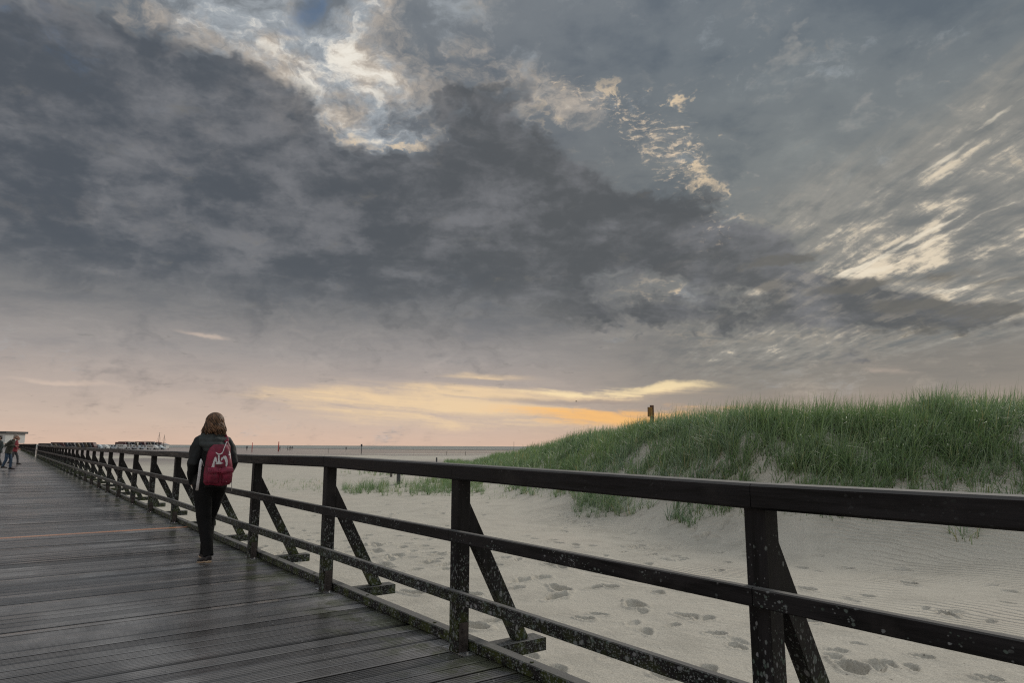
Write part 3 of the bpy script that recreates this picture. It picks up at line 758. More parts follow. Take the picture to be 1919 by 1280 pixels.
# ---------------------------------------------------------------- people
SKIN = plain('skin', (.40, .22, .16), .55, .12, 20)
BLACK = plain('black_jacket_cloth', (.0075, .0080, .0085), .72, .35, 22, spec=.3, bump=.004)
HOODM = plain('dark_green_grey_hood_cloth', (.034, .038, .037), .8, .3, 18, spec=.25, bump=.004)
TROUS = plain('black_trouser_cloth', (.0060, .0058, .0062), .85, .35, 26, spec=.2, bump=.004)
MAROON = plain('maroon_nylon', (.155, .010, .030), .6, .38, 14, spec=.35, bump=.006)
WHITE = plain('off_white_webbing', (.52, .50, .50), .7, .12, 60)
TAN = plain('tan_rubber_sole', (.36, .26, .17), .7, .2, 40)
SHOE = plain('dark_shoe_canvas', (.018, .014, .014), .7, .3, 60)
def hair_mat(name, a, b):
    m, g, p = mat(name); r = N(g, g.n('ShaderNodeAttribute', attribute_name='rnd').outputs['Fac'])
    g.put(p.inputs['Base Color'], g.mix(r, a, b)); p.inputs['Roughness'].default_value = .5; p.inputs['Specular IOR Level'].default_value = .22; return m
HAIR = hair_mat('brown_hair', (.012, .007, .004), (.200, .108, .060))

def hand(mb, wrist, dirv, side, s=1.0):
    """palm, four curled fingers and a thumb, half closed"""
    d = Vector(dirv).normalized(); u = Vector((0, 0, 1)).cross(d)
    if u.length < .1: u = Vector((1, 0, 0))
    u.normalize(); nrm = d.cross(u); w = Vector(wrist)
    mb.tube([w, w+d*.03*s, w+d*.085*s], [(.026*s, .018*s), (.036*s, .017*s), (.040*s, .015*s)], 10, up=nrm)
    for i, L in enumerate((.060, .070, .066, .052)):
        o = w + d*.082*s + u*((i-1.5)*.020*s)
        mb.tube([o, o+d*L*.42*s+nrm*.008*s, o+d*L*.66*s+nrm*.026*s, o+d*L*.62*s+nrm*.046*s], [.0095*s, .009*s, .008*s, .0065*s], 7, up=u)
    o = w + d*.03*s + u*(-.034*s*side)
    mb.tube([o, o+(d*.6-u*side*.8).normalized()*.034*s+nrm*.012*s, o+d*.052*s-u*side*.026*s+nrm*.028*s], [.012*s, .010*s, .008*s], 7, up=nrm)
def head_shape(mb, c, s=1.0, yaw=0.0):
    """skull, jaw, nose, brow, lips and ears around the centre of the head, face towards +y"""
    M = Matrix.Rotation(yaw, 3, 'Z'); c = Vector(c)
    def B(x, y, z, r): mb.ball(c + M @ Vector((x*s, y*s, z*s)), tuple(q*s for q in r), 14, 10, M)
    B(0, -.012, .028, (.076, .094, .090)); B(0, .030, -.028, (.060, .066, .082)); B(0, .062, -.078, (.034, .032, .026))
    B(0, .098, -.012, (.012, .022, .022)); B(0, .086, .030, (.048, .016, .012)); B(0, .088, -.050, (.024, .012, .008))
    B(.078, .002, -.010, (.010, .020, .030)); B(-.078, .002, -.010, (.010, .020, .030))
    B(.030, .082, .008, (.012, .010, .008)); B(-.030, .082, .008, (.012, .010, .008))

def woman():
    t = 8.32; q = 1.95; k = 1.0
    root = empty('person', world_of(q, t), AZ + R(-1))
    tag(root, 'person in black hooded jacket with a maroon backpack, walking away beside the railing', 'person')
    # body, one continuous surface from head to feet
    LH, LK, LA, LT = (-.080, -.02, .86), (-.040, -.045, .47), (.005, -.165, .115), (-.045, -.055, .028)
    RH, RK, RA, RT = (.080, .02, .86), (.055, .17, .48), (.055, .25, .085), (.055, .41, .028)
    b = MB(); head_shape(b, (0.006, .025, 1.548), 1.0)
    b.tube([(0, -.012, 1.36), (0, .002, 1.42), (0, .012, 1.49)], [.058, .050, .052], 12)
    b.tube([(0, 0, .84), (0, 0, .95), (0, -.008, 1.10), (0, -.012, 1.26), (0, -.008, 1.355), (0, 0, 1.39)],
           [(.150, .105), (.155, .105), (.125, .090), (.145, .095), (.165, .075), (.08, .06)], 18, up=(0, 1, 0))
    for (h, kn, a, toe) in ((LH, LK, LA, LT), (RH, RK, RA, RT)):
        h, kn, a, toe = map(Vector, (h, kn, a, toe))
        b.tube([h, h.lerp(kn, .5), kn, kn.lerp(a, .4), a], [.082, .068, .050, .048, .034], 12, up=(1, 0, 0))
        b.tube([a+Vector((0, -.03, -.045)), a.lerp(toe, .5)+Vector((0, 0, -.01)), toe], [(.032, .030), (.036, .030), (.034, .016)], 10)
    AR = {}
    for s, sh, elb, wr in ((-1, (-.148, -.01, 1.355), (-.208, -.095, 1.095), (-.172, .060, .915)), (1, (.148, -.01, 1.355), (.212, -.085, 1.105), (.172, .062, .925))):
        b.tube([sh, Vector(sh).lerp(Vector(elb), .5), elb, Vector(elb).lerp(Vector(wr), .5), wr], [.045, .040, .034, .031, .024], 10, up=(0, 1, 0))
        hand(b, wr, (-s*.30, .25, -1), s, .85); AR[s] = (sh, elb, wr)
    weld(b.build('body', SKIN, root), .008, 2)
    # trousers: straight black legs with folds at the knee and ankle
    b = MB()
    b.tube([(0, 0, .79), (0, 0, .86), (0, 0, .96)], [(.165, .115), (.180, .122), (.165, .112)], 18, up=(0, 1, 0))
    for (h, kn, a) in ((LH, LK, LA), (RH, RK, RA)):
        h, kn, a = map(Vector, (h, kn, a)); a = a + Vector((0, .0, -.02))
        b.tube([h+Vector((0, 0, .02)), h.lerp(kn, .35), h.lerp(kn, .7), kn, kn.lerp(a, .3), kn.lerp(a, .65), kn.lerp(a, .88), a],
               [(.103, .108), (.098, .100), (.082, .084), (.073, .074), (.070, .074), (.061, .062), (.052, .054), (.053, .058)], 14, up=(1, 0, 0))
    weld(b.build('trousers', TROUS, root), .011, 3, .009, .11)
    # jacket
    b = MB()
    b.tube([(0, -.004, .825), (0, -.004, .90), (0, -.006, 1.02), (0, -.012, 1.14), (0, -.014, 1.26), (0, -.010, 1.34), (0, -.004, 1.395)],
           [(.186, .140), (.182, .136), (.170, .128), (.168, .126), (.172, .122), (.155, .098), (.085, .070)], 22, up=(0, 1, 0))
    for s in (-1, 1):
        sh, elb, wr = map(Vector, AR[s]); 
        b.ball(sh + Vector((-s*.012, 0, -.012)), (.070, .068, .062))
        b.tube([sh+Vector((-s*.02, 0, .0)), sh.lerp(elb, .35), sh.lerp(elb, .75), elb, elb.lerp(wr, .25), elb.lerp(wr, .7), wr+Vector((-s*.01, .01, -.035))],
               [(.070, .072), (.070, .072), (.064, .064), (.062, .064), (.060, .060), (.054, .054), (.050, .046)], 14, up=(0, 1, 0))
    weld(b.build('jacket', BLACK, root), .010, 3, .013, .10)
    # pocket hem shadows and side seams are real folds; the hood lies gathered behind the neck
    b = MB()
    for k_, (zc, rx, ry, yo, rt_) in enumerate(((1.425, .100, .098, -.004, .034), (1.372, .140, .116, -.026, .040), (1.325, .134, .104, -.074, .040), (1.272, .104, .078, -.104, .034))):
        pts = [(rx*math.sin(a), yo - ry*math.cos(a)*(1 if math.cos(a) > 0 else .8), zc + .028*(-math.cos(a))*(1+k_*.3) + .010*math.sin(a*2+k_)) for a in np.linspace(-2.5 if k_ < 2 else -1.5, 2.5 if k_ < 2 else 1.5, 16)]
        b.tube(pts, [rt_*(.75+.25*math.sin(math.pi*i/15)) for i in range(16)], 10)
    weld(b.build('hood', HOODM, root), .009, 2, .010, .07)
    # hair: cap of locks
    b = MB(); hc = Vector((.006, .0, 1.548))
    b.ball(hc + Vector((0, -.008, .022)), (.080, .090, .082), 18, 12); b.ball(hc + Vector((0, -.030, -.040)), (.080, .066, .074), 16, 10)
    hair = weld(b.build('hair', HAIR, root), .009, 2, .010, .05)
    rg = random.Random(5); L = MB()
    for k_ in range(640):
        a = rg.uniform(-2.5, 2.5); el0 = rg.uniform(.10, 1.5); gk = math.sin(a*7+1.0)*.5 + math.sin(a*3.1)*.5
        pos = []; rad = []; c0 = hc + Vector((0, -.010, .020)); n = 12; drop = rg.uniform(.080, .140) + .014*gk
        wv = a*9 + rg.uniform(-.8, .8); wa = rg.uniform(.011, .026); fr = rg.uniform(8, 12); out = rg.uniform(.004, .026) + .010*gk
        for i in range(n):
            s = i/(n-1); S1 = (el0+.15)*.10; tot_ = S1 + drop; d_ = s*tot_
            if d_ < S1:
                e = el0 - (el0+.15)*(d_/S1); pp = c0 + Vector((math.sin(a)*math.cos(e)*.092, -math.cos(a)*math.cos(e)*.102, math.sin(e)*.097))
            else:
                f = (d_-S1)/drop; rr_ = 1.0 + .16*math.sin(f*2.6)
                pp = c0 + Vector((math.sin(a)*.091*rr_, -math.cos(a)*.100*rr_, -.015 - f*drop)) + Vector((math.sin(a), -math.cos(a), 0))*out*f*f*(1.0 if rg.random() < 2 else 0)
            w_ = math.sin(s*fr + wv)*wa*s**.6
            pp = pp + Vector((math.cos(a)*w_, math.sin(a)*w_, 0)) + Vector((math.sin(a), -math.cos(a), 0))*(math.cos(s*fr+wv)*wa*.6*s)
            pos.append(pp); rad.append((.0085*(1-.75*s**2.5), .0055*(1-.6*s)))
        rv = rg.random()**1.3; i0 = len(L.v); L.tube(pos, rad, 5, up=(math.sin(a), -math.cos(a), .2))
        for i in range(i0, len(L.at)): L.at[i] = rv
    L.build('locks', HAIR, hair)
    # shoes
    for nm, a, toe, lift in (('shoe', LA, LT, 1), ('shoe', RA, RT, 0)):
        a, toe = Vector(a), Vector(toe); heel = a + Vector((0, -.045, -.075 if not lift else -.070)); 
        fwd = (toe-heel); fl = Vector((fwd.x, fwd.y, 0)).normalized()
        b = MB(); b.tube([heel+Vector((0, .0, .030)), heel+fwd*.35+Vector((0, 0, .040)), heel+fwd*.7+Vector((0, 0, .026)), toe+fl*.05+Vector((0, 0, .012))],
               [(.033, .036), (.039, .038), (.044, .028), (.026, .014)], 12)
        sh = weld(b.build(nm, SHOE, root), .007, 2)
        b = MB(); b.tube([heel+Vector((0, -.012, .002)), heel+fwd*.35+Vector((0, 0, .006)), heel+fwd*.7+Vector((0, 0, .0)), toe+fl*.055+Vector((0, 0, -.006))],
               [(.032, .014), (.036, .013), (.044, .012), (.026, .010)], 12)
        weld(b.build('sole', TAN, sh), .006, 1)
    # backpack
    pk = empty('backpack', (0.035, -.135, 1.10), 0, root)
    b = MB()
    prof = [(-.235, .128, .050), (-.20, .150, .066), (-.10, .152, .075), (0, .144, .074), (.09, .128, .066), (.16, .104, .052), (.205, .07, .034)]
    b.tube([(x_, -.055 - d_*.25, z) for z, w, d_ in prof for x_ in (.0,)], [(w, d_) for z, w, d_ in prof], 24, up=(0, 1, 0))
    b.tube([(.075, -.055, .10), (.083, -.045, .18), (.080, -.030, .235)], [(.052, .040), (.040, .034), (.016, .016)], 14, up=(0, 1, 0))
    bag = weld(b.build('bag', MAROON, pk), .008, 3, .010, .12)
    bvh = BVHTree.FromPolygons([v.co.copy() for v in bag.data.vertices], [tuple(pl.vertices) for pl in bag.data.polygons])
    def onbag(x, z, off=.003):
        h = bvh.ray_cast(Vector((x, -.5, z)), Vector((0, 1, 0)))
        return (h[0] + Vector((0, -off, 0))) if h[0] else None
    def flat(poly, name, m_, off=.003, parent=bag, th=.0025):
        """a thin patch sewn on the bag: fine strips across the outline"""
        xs_ = [p_[0] for p_ in poly]; zs_ = [p_[1] for p_ in poly]; st = .004; mb = MB()
        def inside(x, z):
            c_ = False; n = len(poly)
            for i in range(n):
                (x1, z1), (x2, z2) = poly[i], poly[(i+1) % n]
                if (z1 > z) != (z2 > z) and x < (x2-x1)*(z-z1)/(z2-z1)+x1: c_ = not c_
            return c_
        x = min(xs_)
        while x < max(xs_):
            z = min(zs_)
            while z < max(zs_):
                if inside(x+st/2, z+st/2):
                    pp = [onbag(x+i*st, z+j*st, off) for i, j in ((0, 0), (1, 0), (1, 1), (0, 1))]
                    if all(pp): mb.add(pp + [p_ + Vector((0, th, 0)) for p_ in pp], [(0, 1, 2, 3), (7, 6, 5, 4), (0, 4, 5, 1), (1, 5, 6, 2), (2, 6, 7, 3), (3, 7, 4, 0)])
                z += st
            x += st
        return mb.build(name, m_, parent)
    # two front pockets with flaps
    for x0, x1 in ((-.120, .004), (.020, .120)):
        b = MB(); cx = (x0+x1)/2; hw = (x1-x0)/2
        yb = onbag(cx, -.13).y
        b.tube([(cx, yb+.012, -.215), (cx, yb+.004, -.20), (cx, yb-.002, -.14), (cx, yb+.004, -.075), (cx, yb+.012, -.065)], [(hw*.9, .018), (hw, .026), (hw*1.02, .032), (hw*.96, .026), (hw*.9, .015)], 14, up=(0, 1, 0))
        pkt = weld(b.build('pocket', MAROON, bag), .007, 2, .006, .06)
        b = MB(); n = 8; zt = -.045; 
        for i in range(n):
            f = i/(n-1); x = x0-.006 + (x1-x0+.012)*f
            top = Vector((x, yb-.002, zt + .006*math.sin(f*3.1))); 
            b.tube([top + Vector((0, .010, 0)), top + Vector((0, -.026, -.014)), top + Vector((0, -.040, -.045)), top + Vector((0, -.036, -.066 - .006*math.sin(f*5)))], [(.011, .004)]*4, 6, up=(0, 1, 0))
        weld(b.build('flap', MAROON, bag), .006, 2, .004, .05)
    # white printed strokes
    flat([(-.088, -.040), (-.072, .030), (-.062, .066), (-.048, .070), (-.040, .045), (-.038, .015), (-.046, .0), (-.054, .025), (-.056, .045), (-.060, .0), (-.062, -.042)], 'print', WHITE)
    flat([(.028, .062), (.046, .084), (.062, .074), (.076, .030), (.078, -.002), (.070, -.036), (.056, -.036), (.056, .0), (.046, .036), (.032, .050)], 'print', WHITE)
    flat([(-.050, -.008), (-.036, .010), (-.026, .030), (-.026, .085), (-.034, .098), (-.052, .112), (-.052, .122), (-.026, .106), (-.002, .106), (.016, .122), (.014, .108), (-.010, .092), (-.012, .034), (.0, .016), (.030, .0), (.0, -.010)], 'print', WHITE)
    flat([(.003, .030), (.006, .062), (.022, .068), (.034, .082), (.036, .070), (.024, .054), (.016, .034)], 'print', WHITE)
    flat([(.086, .085), (.092, .135), (.100, .130), (.098, .100), (.106, .092), (.104, .125), (.112, .110), (.115, .065), (.108, .040), (.103, .060), (.104, .082)], 'print', WHITE)
    flat([(.066, -.205), (.092, -.150), (.100, -.158), (.094, -.180), (.104, -.190), (.084, -.202)], 'print', WHITE, .034)
    # drawcord, shoulder strap, hanging straps
    def cord(pts, name, m_, r, par=pk): 
        b = MB(); b.tube(pts, [r]*len(pts) if not isinstance(r, list) else r, 8, up=(0, 1, 0)); return b.build(name, m_, par)
    P_ = [onbag(x, z, .005) for x, z in ((-.050, .118), (-.034, .098), (-.010, .096), (.012, .104), (.024, .132), (.034, .165), (.048, .195))] + [Vector((.070, -.062, .236)), Vector((.085, -.055, .228))]
    cord([p_ for p_ in P_ if p_], 'drawcord', WHITE, .0042)
    cord([(.070, -.035, .225), (.085, .0, .262), (.078, .06, .300), (.07, .14, .27)], 'shoulder_strap', MAROON, [(.020, .005), (.024, .006), (.026, .006), (.024, .006)])
    cord([(-.10, -.02, .16), (-.125, .02, .235), (-.12, .09, .278), (-.11, .16, .24)], 'shoulder_strap', MAROON, [(.018, .005), (.022, .006), (.024, .006), (.022, .006)])
    cord([(-.178, -.030, .045), (-.186, -.050, -.02), (-.190, -.055, -.12), (-.196, -.050, -.21), (-.200, -.040, -.292)], 'hanging_strap', WHITE, [(.009, .003), (.015, .003), (.0155, .003), (.0155, .003), (.0155, .003)])
    cord([(-.150, -.035, -.03), (-.165, -.040, .015), (-.178, -.035, .045)], 'strap_loop', WHITE, .003)
    cord([(.135, -.055, .02), (.146, -.045, -.05), (.150, -.04, -.15), (.160, -.03, -.24), (.166, -.03, -.31)], 'hanging_cord', WHITE, .0040)
    return root
woman()

def walker(name_label, loc, rz, h, jacket, legs, hair, pose, cat='person', coat_len=.80, detail=1.0, hat=None, bag=None):
    s = h/1.75; root = empty('person', loc, rz); tag(root, name_label, cat)
    st = pose.get('stride', .3); lean = pose.get('lean', 0.0); vox = .014/detail
    hp = .90*s
    def T(x, y, z): return Vector((x*s, (y + lean*max(0, z-.9))*s, z*s))
    legsp = []
    for sx, sg in ((-1, 1), (1, -1)):
        hip = T(sx*.09, 0, .90); kn = T(sx*.08, sg*st*.55 + .05, .50); an = T(sx*.075, sg*st, .10 + (.07 if sg < 0 else 0)); legsp.append((hip, kn, an))
    b = MB(); head_shape(b, T(0, .03 + lean*.1, 1.63), s, pose.get('look', 0))
    b.tube([T(0, 0, 1.42), T(0, .01, 1.50), T(0, .02, 1.56)], [.056*s, .052*s, .052*s], 10)
    b.tube([T(0, 0, .88), T(0, 0, 1.0), T(0, 0, 1.2), T(0, 0, 1.38), T(0, 0, 1.46)], [(.15*s, .10*s), (.15*s, .10*s), (.15*s, .10*s), (.17*s, .09*s), (.09*s, .06*s)], 14, up=(0, 1, 0))
    for (hip, kn, an) in legsp:
        b.tube([hip, hip.lerp(kn, .5), kn, an], [.08*s, .065*s, .05*s, .034*s], 10, up=(1, 0, 0))
        b.tube([an+Vector((0, -.05*s, -.06*s)), an+Vector((0, .08*s, -.07*s)), an+Vector((0, .19*s, -.08*s))], [(.036*s, .03*s), (.04*s, .026*s), (.03*s, .014*s)], 8)
    arms = []
    for sx in (-1, 1):
        sh = T(sx*.175, 0, 1.42); el_, wr_ = pose['arms'][0 if sx < 0 else 1]; e = T(*el_); w = T(*wr_); arms.append((sh, e, w, sx))
        b.tube([sh, sh.lerp(e, .5), e, w], [.044*s, .04*s, .034*s, .024*s], 8, up=(0, 1, 0)); hand(b, w, (w-e), sx, s)
    weld(b.build('body', SKIN, root), vox*.8, 1)
    b = MB()
    b.tube([T(0, 0, .84), T(0, 0, .92), T(0, 0, .98)], [(.155*s, .115*s), (.165*s, .12*s), (.155*s, .11*s)], 14, up=(0, 1, 0))
    for (hip, kn, an) in legsp: b.tube([hip, hip.lerp(kn, .5), kn, kn.lerp(an, .5), an], [.10*s, .088*s, .072*s, .064*s, .058*s], 10, up=(1, 0, 0))
    weld(b.build('trousers', legs, root), vox, 1, .008*s, .12)
    b = MB()
    b.tube([T(0, 0, coat_len), T(0, 0, 1.0), T(0, 0, 1.2), T(0, 0, 1.36), T(0, 0, 1.50)], [(.20*s, .15*s), (.185*s, .14*s), (.185*s, .135*s), (.18*s, .115*s), (.075*s, .06*s)], 16, up=(0, 1, 0))
    for (sh, e, w, sx) in arms: b.tube([sh, sh.lerp(e, .5), e, e.lerp(w, .5), e.lerp(w, .93)], [.075*s, .070*s, .062*s, .052*s, .046*s], 10, up=(0, 1, 0))
    weld(b.build('jacket', jacket, root), vox, 1, .010*s, .12)
    b = MB(); b.ball(T(0, .0 + lean*.1, 1.665), (.088*s, .104*s, .088*s), 14, 10); b.ball(T(0, -.03 + lean*.1, 1.60), (.080*s, .07*s, .07*s), 12, 8)
    if hat: weld(b.build('cap', hat, root), vox*.8, 1)
    else: weld(b.build('hair', hair, root), vox*.8, 1, .006, .04)
    for (hip, kn, an) in legsp:
        b = MB(); b.tube([an+Vector((0, -.07*s, -.045*s)), an+Vector((0, .06*s, -.05*s)), an+Vector((0, .21*s, -.075*s))], [(.046*s, .05*s), (.052*s, .044*s), (.036*s, .022*s)], 8)
        weld(b.build('shoe', SHOE, root), vox*.7, 1)
    if bag:
        b = MB(); b.tube([T(0, -.20, 1.02), T(0, -.22, 1.12), T(0, -.21, 1.30), T(0, -.17, 1.42)], [(.13*s, .07*s), (.15*s, .09*s), (.14*s, .08*s), (.09*s, .04*s)], 14, up=(0, 1, 0)); weld(b.build('backpack', bag, root), vox, 1)
    return root
GREEN = plain('olive_jacket_cloth', (.034, .034, .024), .85, .35, 12); JEANS = plain('blue_denim', (.030, .055, .095), .85, .4, 12)
GREYH = plain('grey_hair', (.20, .17, .15), .7, .3, 40); RED = plain('red_jacket_cloth', (.19, .018, .028), .8, .3, 12); GREYT = plain('grey_trouser_cloth', (.06, .06, .065), .85, .3, 12)
TEAL = plain('slate_jacket_cloth', (.035, .045, .045), .85, .3, 12); DHAIR = plain('dark_hair', (.03, .022, .02), .6, .3, 40)
def facing_rail(k=0): return AZ + R(-118 + k)
g1 = ground(11.5, 880.5, 0.0)
walker('person in olive jacket and blue jeans leaning forward, far down the boardwalk', g1, R(-72), 1.80, GREEN, JEANS, GREYH,
       dict(stride=.14, lean=.30, look=R(-8), arms=[((-.30, -.20, 1.18), (-.10, .20, 1.14)), ((.30, -.16, 1.18), (.06, .25, 1.16))]))
g2 = ground(24.5, 871, 0.0)
walker('person in a red jacket and grey trousers half hidden behind the one in olive', g2, R(-60), 1.78, RED, GREYT, DHAIR,
       dict(stride=.22, lean=.10, arms=[((-.27, -.04, 1.15), (-.20, .18, .98)), ((.27, -.04, 1.15), (.20, .16, .98))]))
g3 = ground(-5, 876, 0.0)
walker('person in slate jacket and dark cap, cut off by the left edge', g3, R(150), 1.76, TEAL, GREYT, DHAIR,
       dict(stride=.2, lean=.02, arms=[((-.25, -.04, 1.15), (-.22, .08, .9)), ((.25, -.04, 1.15), (.2, .08, .9))]), hat=DHAIR)

# ---------------------------------------------------------------- things far out on the beach
DARKF = plain('faded_dark_paint', (.05, .05, .055), .6); WHITEP = plain('white_paint', (.50, .51, .50), .5, .08, 4); ROOFM = plain('dark_roofing_felt', (.075, .075, .075), .8, .2, 3)
POLE_R = plain('red_painted_wood', (.42, .05, .04), .6); GREYW = plain('grey_driftwood', (.10, .09, .08), .85, .3, 8, bump=.004); GLASS = plain('dark_window_glass', (.02, .025, .03), .12, .1, 3, spec=.8)
def figure(px, py, h, label, mt, rz):
    d = ground(px, py); d.z = float(H(d.x, d.y))
    return walker(label, d, rz, h, mt, mt, DHAIR, dict(stride=.18, arms=[((-.24, -.02, 1.16), (-.22, .06, .92)), ((.24, -.02, 1.16), (.22, .04, .92))]), detail=.45)
for px, py, h, lab, rz in ((462.5, 844.5, 1.7, 'tiny dark figure standing alone on the far beach left of the first red pole', 0.4), (524.3, 844.3, 1.7, 'tiny dark figure standing right beside the second red pole', 1.2),
                           (539.2, 844.6, 1.75, 'tiny dark figure on the far beach, left one of a group of three', 2.0), (543.4, 844.6, 1.7, 'tiny dark figure on the far beach, middle one of the group of three', .8),
                           (547.2, 844.6, 1.68, 'tiny dark figure on the far beach, right one of a group of three', 3.0), (648.5, 844.3, 1.5, 'tiny dark figure alone at the edge of the sea left of the dark marker post', .2)):
    tag(figure(px, py, h, lab, DARKF, rz), group='people far out on the beach')
def pole(px, py, h, r, m_, name, label, cat, group=None, top=None):
    d = ground(px, py); d.z = float(H(d.x, d.y)) - .1
    root = empty(name, d); tag(root, label, cat, group)
    MB().tube([(0, 0, 0), (.01, 0, h*.6+.1), (.02, 0, h+.1)], [r, r*.95, r*.85], 10).build('shaft', m_, root)
    if top: MB().box(-r*2.2, r*2.2, -r*2.2, r*2.2, h-.25, h+.35, bev=r*.5).build('topmark', top, root)
    else: MB().tube([(.02, 0, h+.1), (.02, 0, h+.13)], [r*1.1, r*.7], 10).build('cap', m_, root)
    return root
pole(472, 847, 2.6, .10, POLE_R, 'marker_pole', 'thin red marker pole on the far beach, nearest the walking person', 'pole', 'red poles on the beach')
pole(521.5, 846, 3.0, .16, POLE_R, 'marker_pole', 'thicker red marker pole on the far beach with a figure beside it', 'pole', 'red poles on the beach')
pole(677, 851, 2.0, .08, DARKF, 'marker_pole', 'dark marker post with a block on top standing in the wet flats', 'pole', top=DARKF)
pole(615, 849, 1.1, .05, GREYW, 'marker_pole', 'faint thin grey stake in the wet flats left of the dark marker post', 'pole', 'thin stakes in the flats')
pole(837, 853, .8, .05, GREYW, 'marker_pole', 'faint thin grey stake in the flats just left of the dune tip', 'pole', 'thin stakes in the flats')
pole(872, 855, .8, .05, GREYW, 'marker_pole', 'faint thin grey stake in the flats above the dune tip', 'pole', 'thin stakes in the flats')
pole(963, 843, 4.6, .10, GREYW, 'marker_pole', 'lone grey stake sticking up behind the low slope of the dune', 'pole', 'thin stakes in the flats')
def stump(px, py, h, w, label, g_=None):
    d = onground(px, py); d.z = float(H(d.x, d.y)) - .08; root = empty('wooden_post', d, .4); tag(root, label, 'post', 'wooden posts in the sand')
    MB().box(-w/2, w/2, -w/2, w/2, 0, h, bev=w*.14).build('shaft', GREYW if g_ is None else g_, root)
    MB().add([], []) if False else None
    mb = MB(); mb.tube([(0, 0, h-.001), (0, 0, h+w*.25)], [w*.55, w*.25], 4, smooth=False); mb.build('tip', GREYW if g_ is None else g_, root)
stump(818, 873, .85, .13, 'short dark wooden post seen above the top rail, left of the grass tip', DARKF)
stump(746.5, 908, .95, .15, 'dark wooden post standing in the low grass just below the top rail', DARKF)
stump(733, 894, .6, .12, 'smaller grey wooden post farther back beside the dark one in the grass')

# signpost on the dune
d = ray(1222.5, 800); Ys = 24.5; sp = Vector((d.x/d.y*Ys, Ys, 0)); sp.z = float(H(sp.x, sp.y))
root = empty('signpost', sp, R(20)); tag(root, 'brown wooden signpost with an amber notice board in the grass atop the dune', 'sign')
zt = CAMZ + (hz(1222)-762.5)/1294*Ys - sp.z
BROWN = plain('brown_stained_wood', (.105, .055, .032), .75, .3, 8); AMBER = plain('amber_board', (.30, .155, .028), .6, .25, 10); INK = plain('dark_sign_print', (.05, .03, .015), .6)
MB().box(-.055, .055, -.055, .055, -.2, zt, bev=.012).build('post', BROWN, root)
bd = MB().box(-.20, -.035, -.092, -.057, zt-.40, zt-.09, bev=.004).build('board', AMBER, root)
fr = MB()
for a in ((-.212, -.200, zt-.415, zt-.075), (-.035, -.023, zt-.415, zt-.075)): fr.box(a[0], a[1], -.096, -.054, a[2], a[3])
for a in ((zt-.415, zt-.400), (zt-.090, zt-.075)): fr.box(-.1995, -.0355, -.096, -.054, a[0], a[1])
fr.build('frame', BROWN, bd)
mb = MB()
for k in range(6): mb.box(-.185, -.055 - (k % 3)*.014, -.0955, -.0925, zt-.15-k*.038, zt-.137-k*.038)
mb.build('text_lines', INK, bd)

# parked vehicles and huts at the far left
TYRE = plain('tyre_rubber', (.02, .02, .02), .85)
def vehicle(kind, body_m, L, Hh, label, px, py, rz, group):
    d = ground(px, py); d.z = float(H(d.x, d.y))
    root = empty(kind, d, rz); tag(root, label, 'van' if 'van' in kind else 'car', group); W = 1.85
    if kind == 'camper_van': prof = [(-L/2, .35), (L/2, .35), (L/2, .95), (L/2-.25, 1.15), (L/2-1.0, Hh*.86), (L/2-1.2, Hh-.08), (L/2-1.7, Hh), (-L/2+.15, Hh), (-L/2, Hh-.2)]
    elif kind == 'delivery_van': prof = [(-L/2, .4), (L/2, .4), (L/2, 1.1), (L/2-.2, 1.3), (L/2-.9, Hh-.15), (L/2-1.2, Hh), (-L/2+.1, Hh), (-L/2, Hh-.15)]
    else: prof = [(-L/2, .35), (L/2, .35), (L/2, .75), (L/2-.9, .95), (L/2-1.6, Hh-.04), (L/2-2.1, Hh), (-L/2+.9, Hh), (-L/2+.15, 1.0), (-L/2, .8)]
    MB().prism([(x, z) for x, z in prof][::-1], -W/2, W/2, axis=1).build('body', body_m, root)
    zw0, zw1 = (Hh*.55, Hh*.80) if kind != 'parked_car' else (.98, Hh-.12)
    for k in range(3 if kind != 'parked_car' else 2):
        x0 = -L/2+.55 + k*(L-2.2)/ (3 if kind != 'parked_car' else 2) + (.45 if kind == 'parked_car' else 0); x1 = x0 + (L-2.2)/3.4
        MB().box(x0, x1, -W/2-.012, W/2+.012, zw0, zw1).build('window', GLASS, root)
    for sx in (-1, 1):
        for sy in (-1, 1):
            cx = sx*(L/2-.85)
            MB().tube([(cx, sy*(W/2-.2), .34), (cx, sy*(W/2+.03), .34)], [.34, .34], 14, up=(1, 0, 0)).build('wheel', TYRE, root)
    return root
SILV = plain('silver_paint', (.34, .36, .38), .35, .1, 4); NAVY = plain('dark_blue_paint', (.028, .034, .045), .6, .1, 4); CHAR = plain('charcoal_paint', (.03, .03, .033), .6, .1, 4)
OLIV = plain('brown_van_paint', (.075, .058, .038), .5, .1, 4); MARO = plain('maroon_van_paint', (.06, .02, .022), .6, .1, 4); PALE = plain('pale_blue_paint', (.42, .47, .50), .45, .08, 4)
gv, gd = 'light vehicles parked on the far beach', 'dark vehicles parked in the row behind'
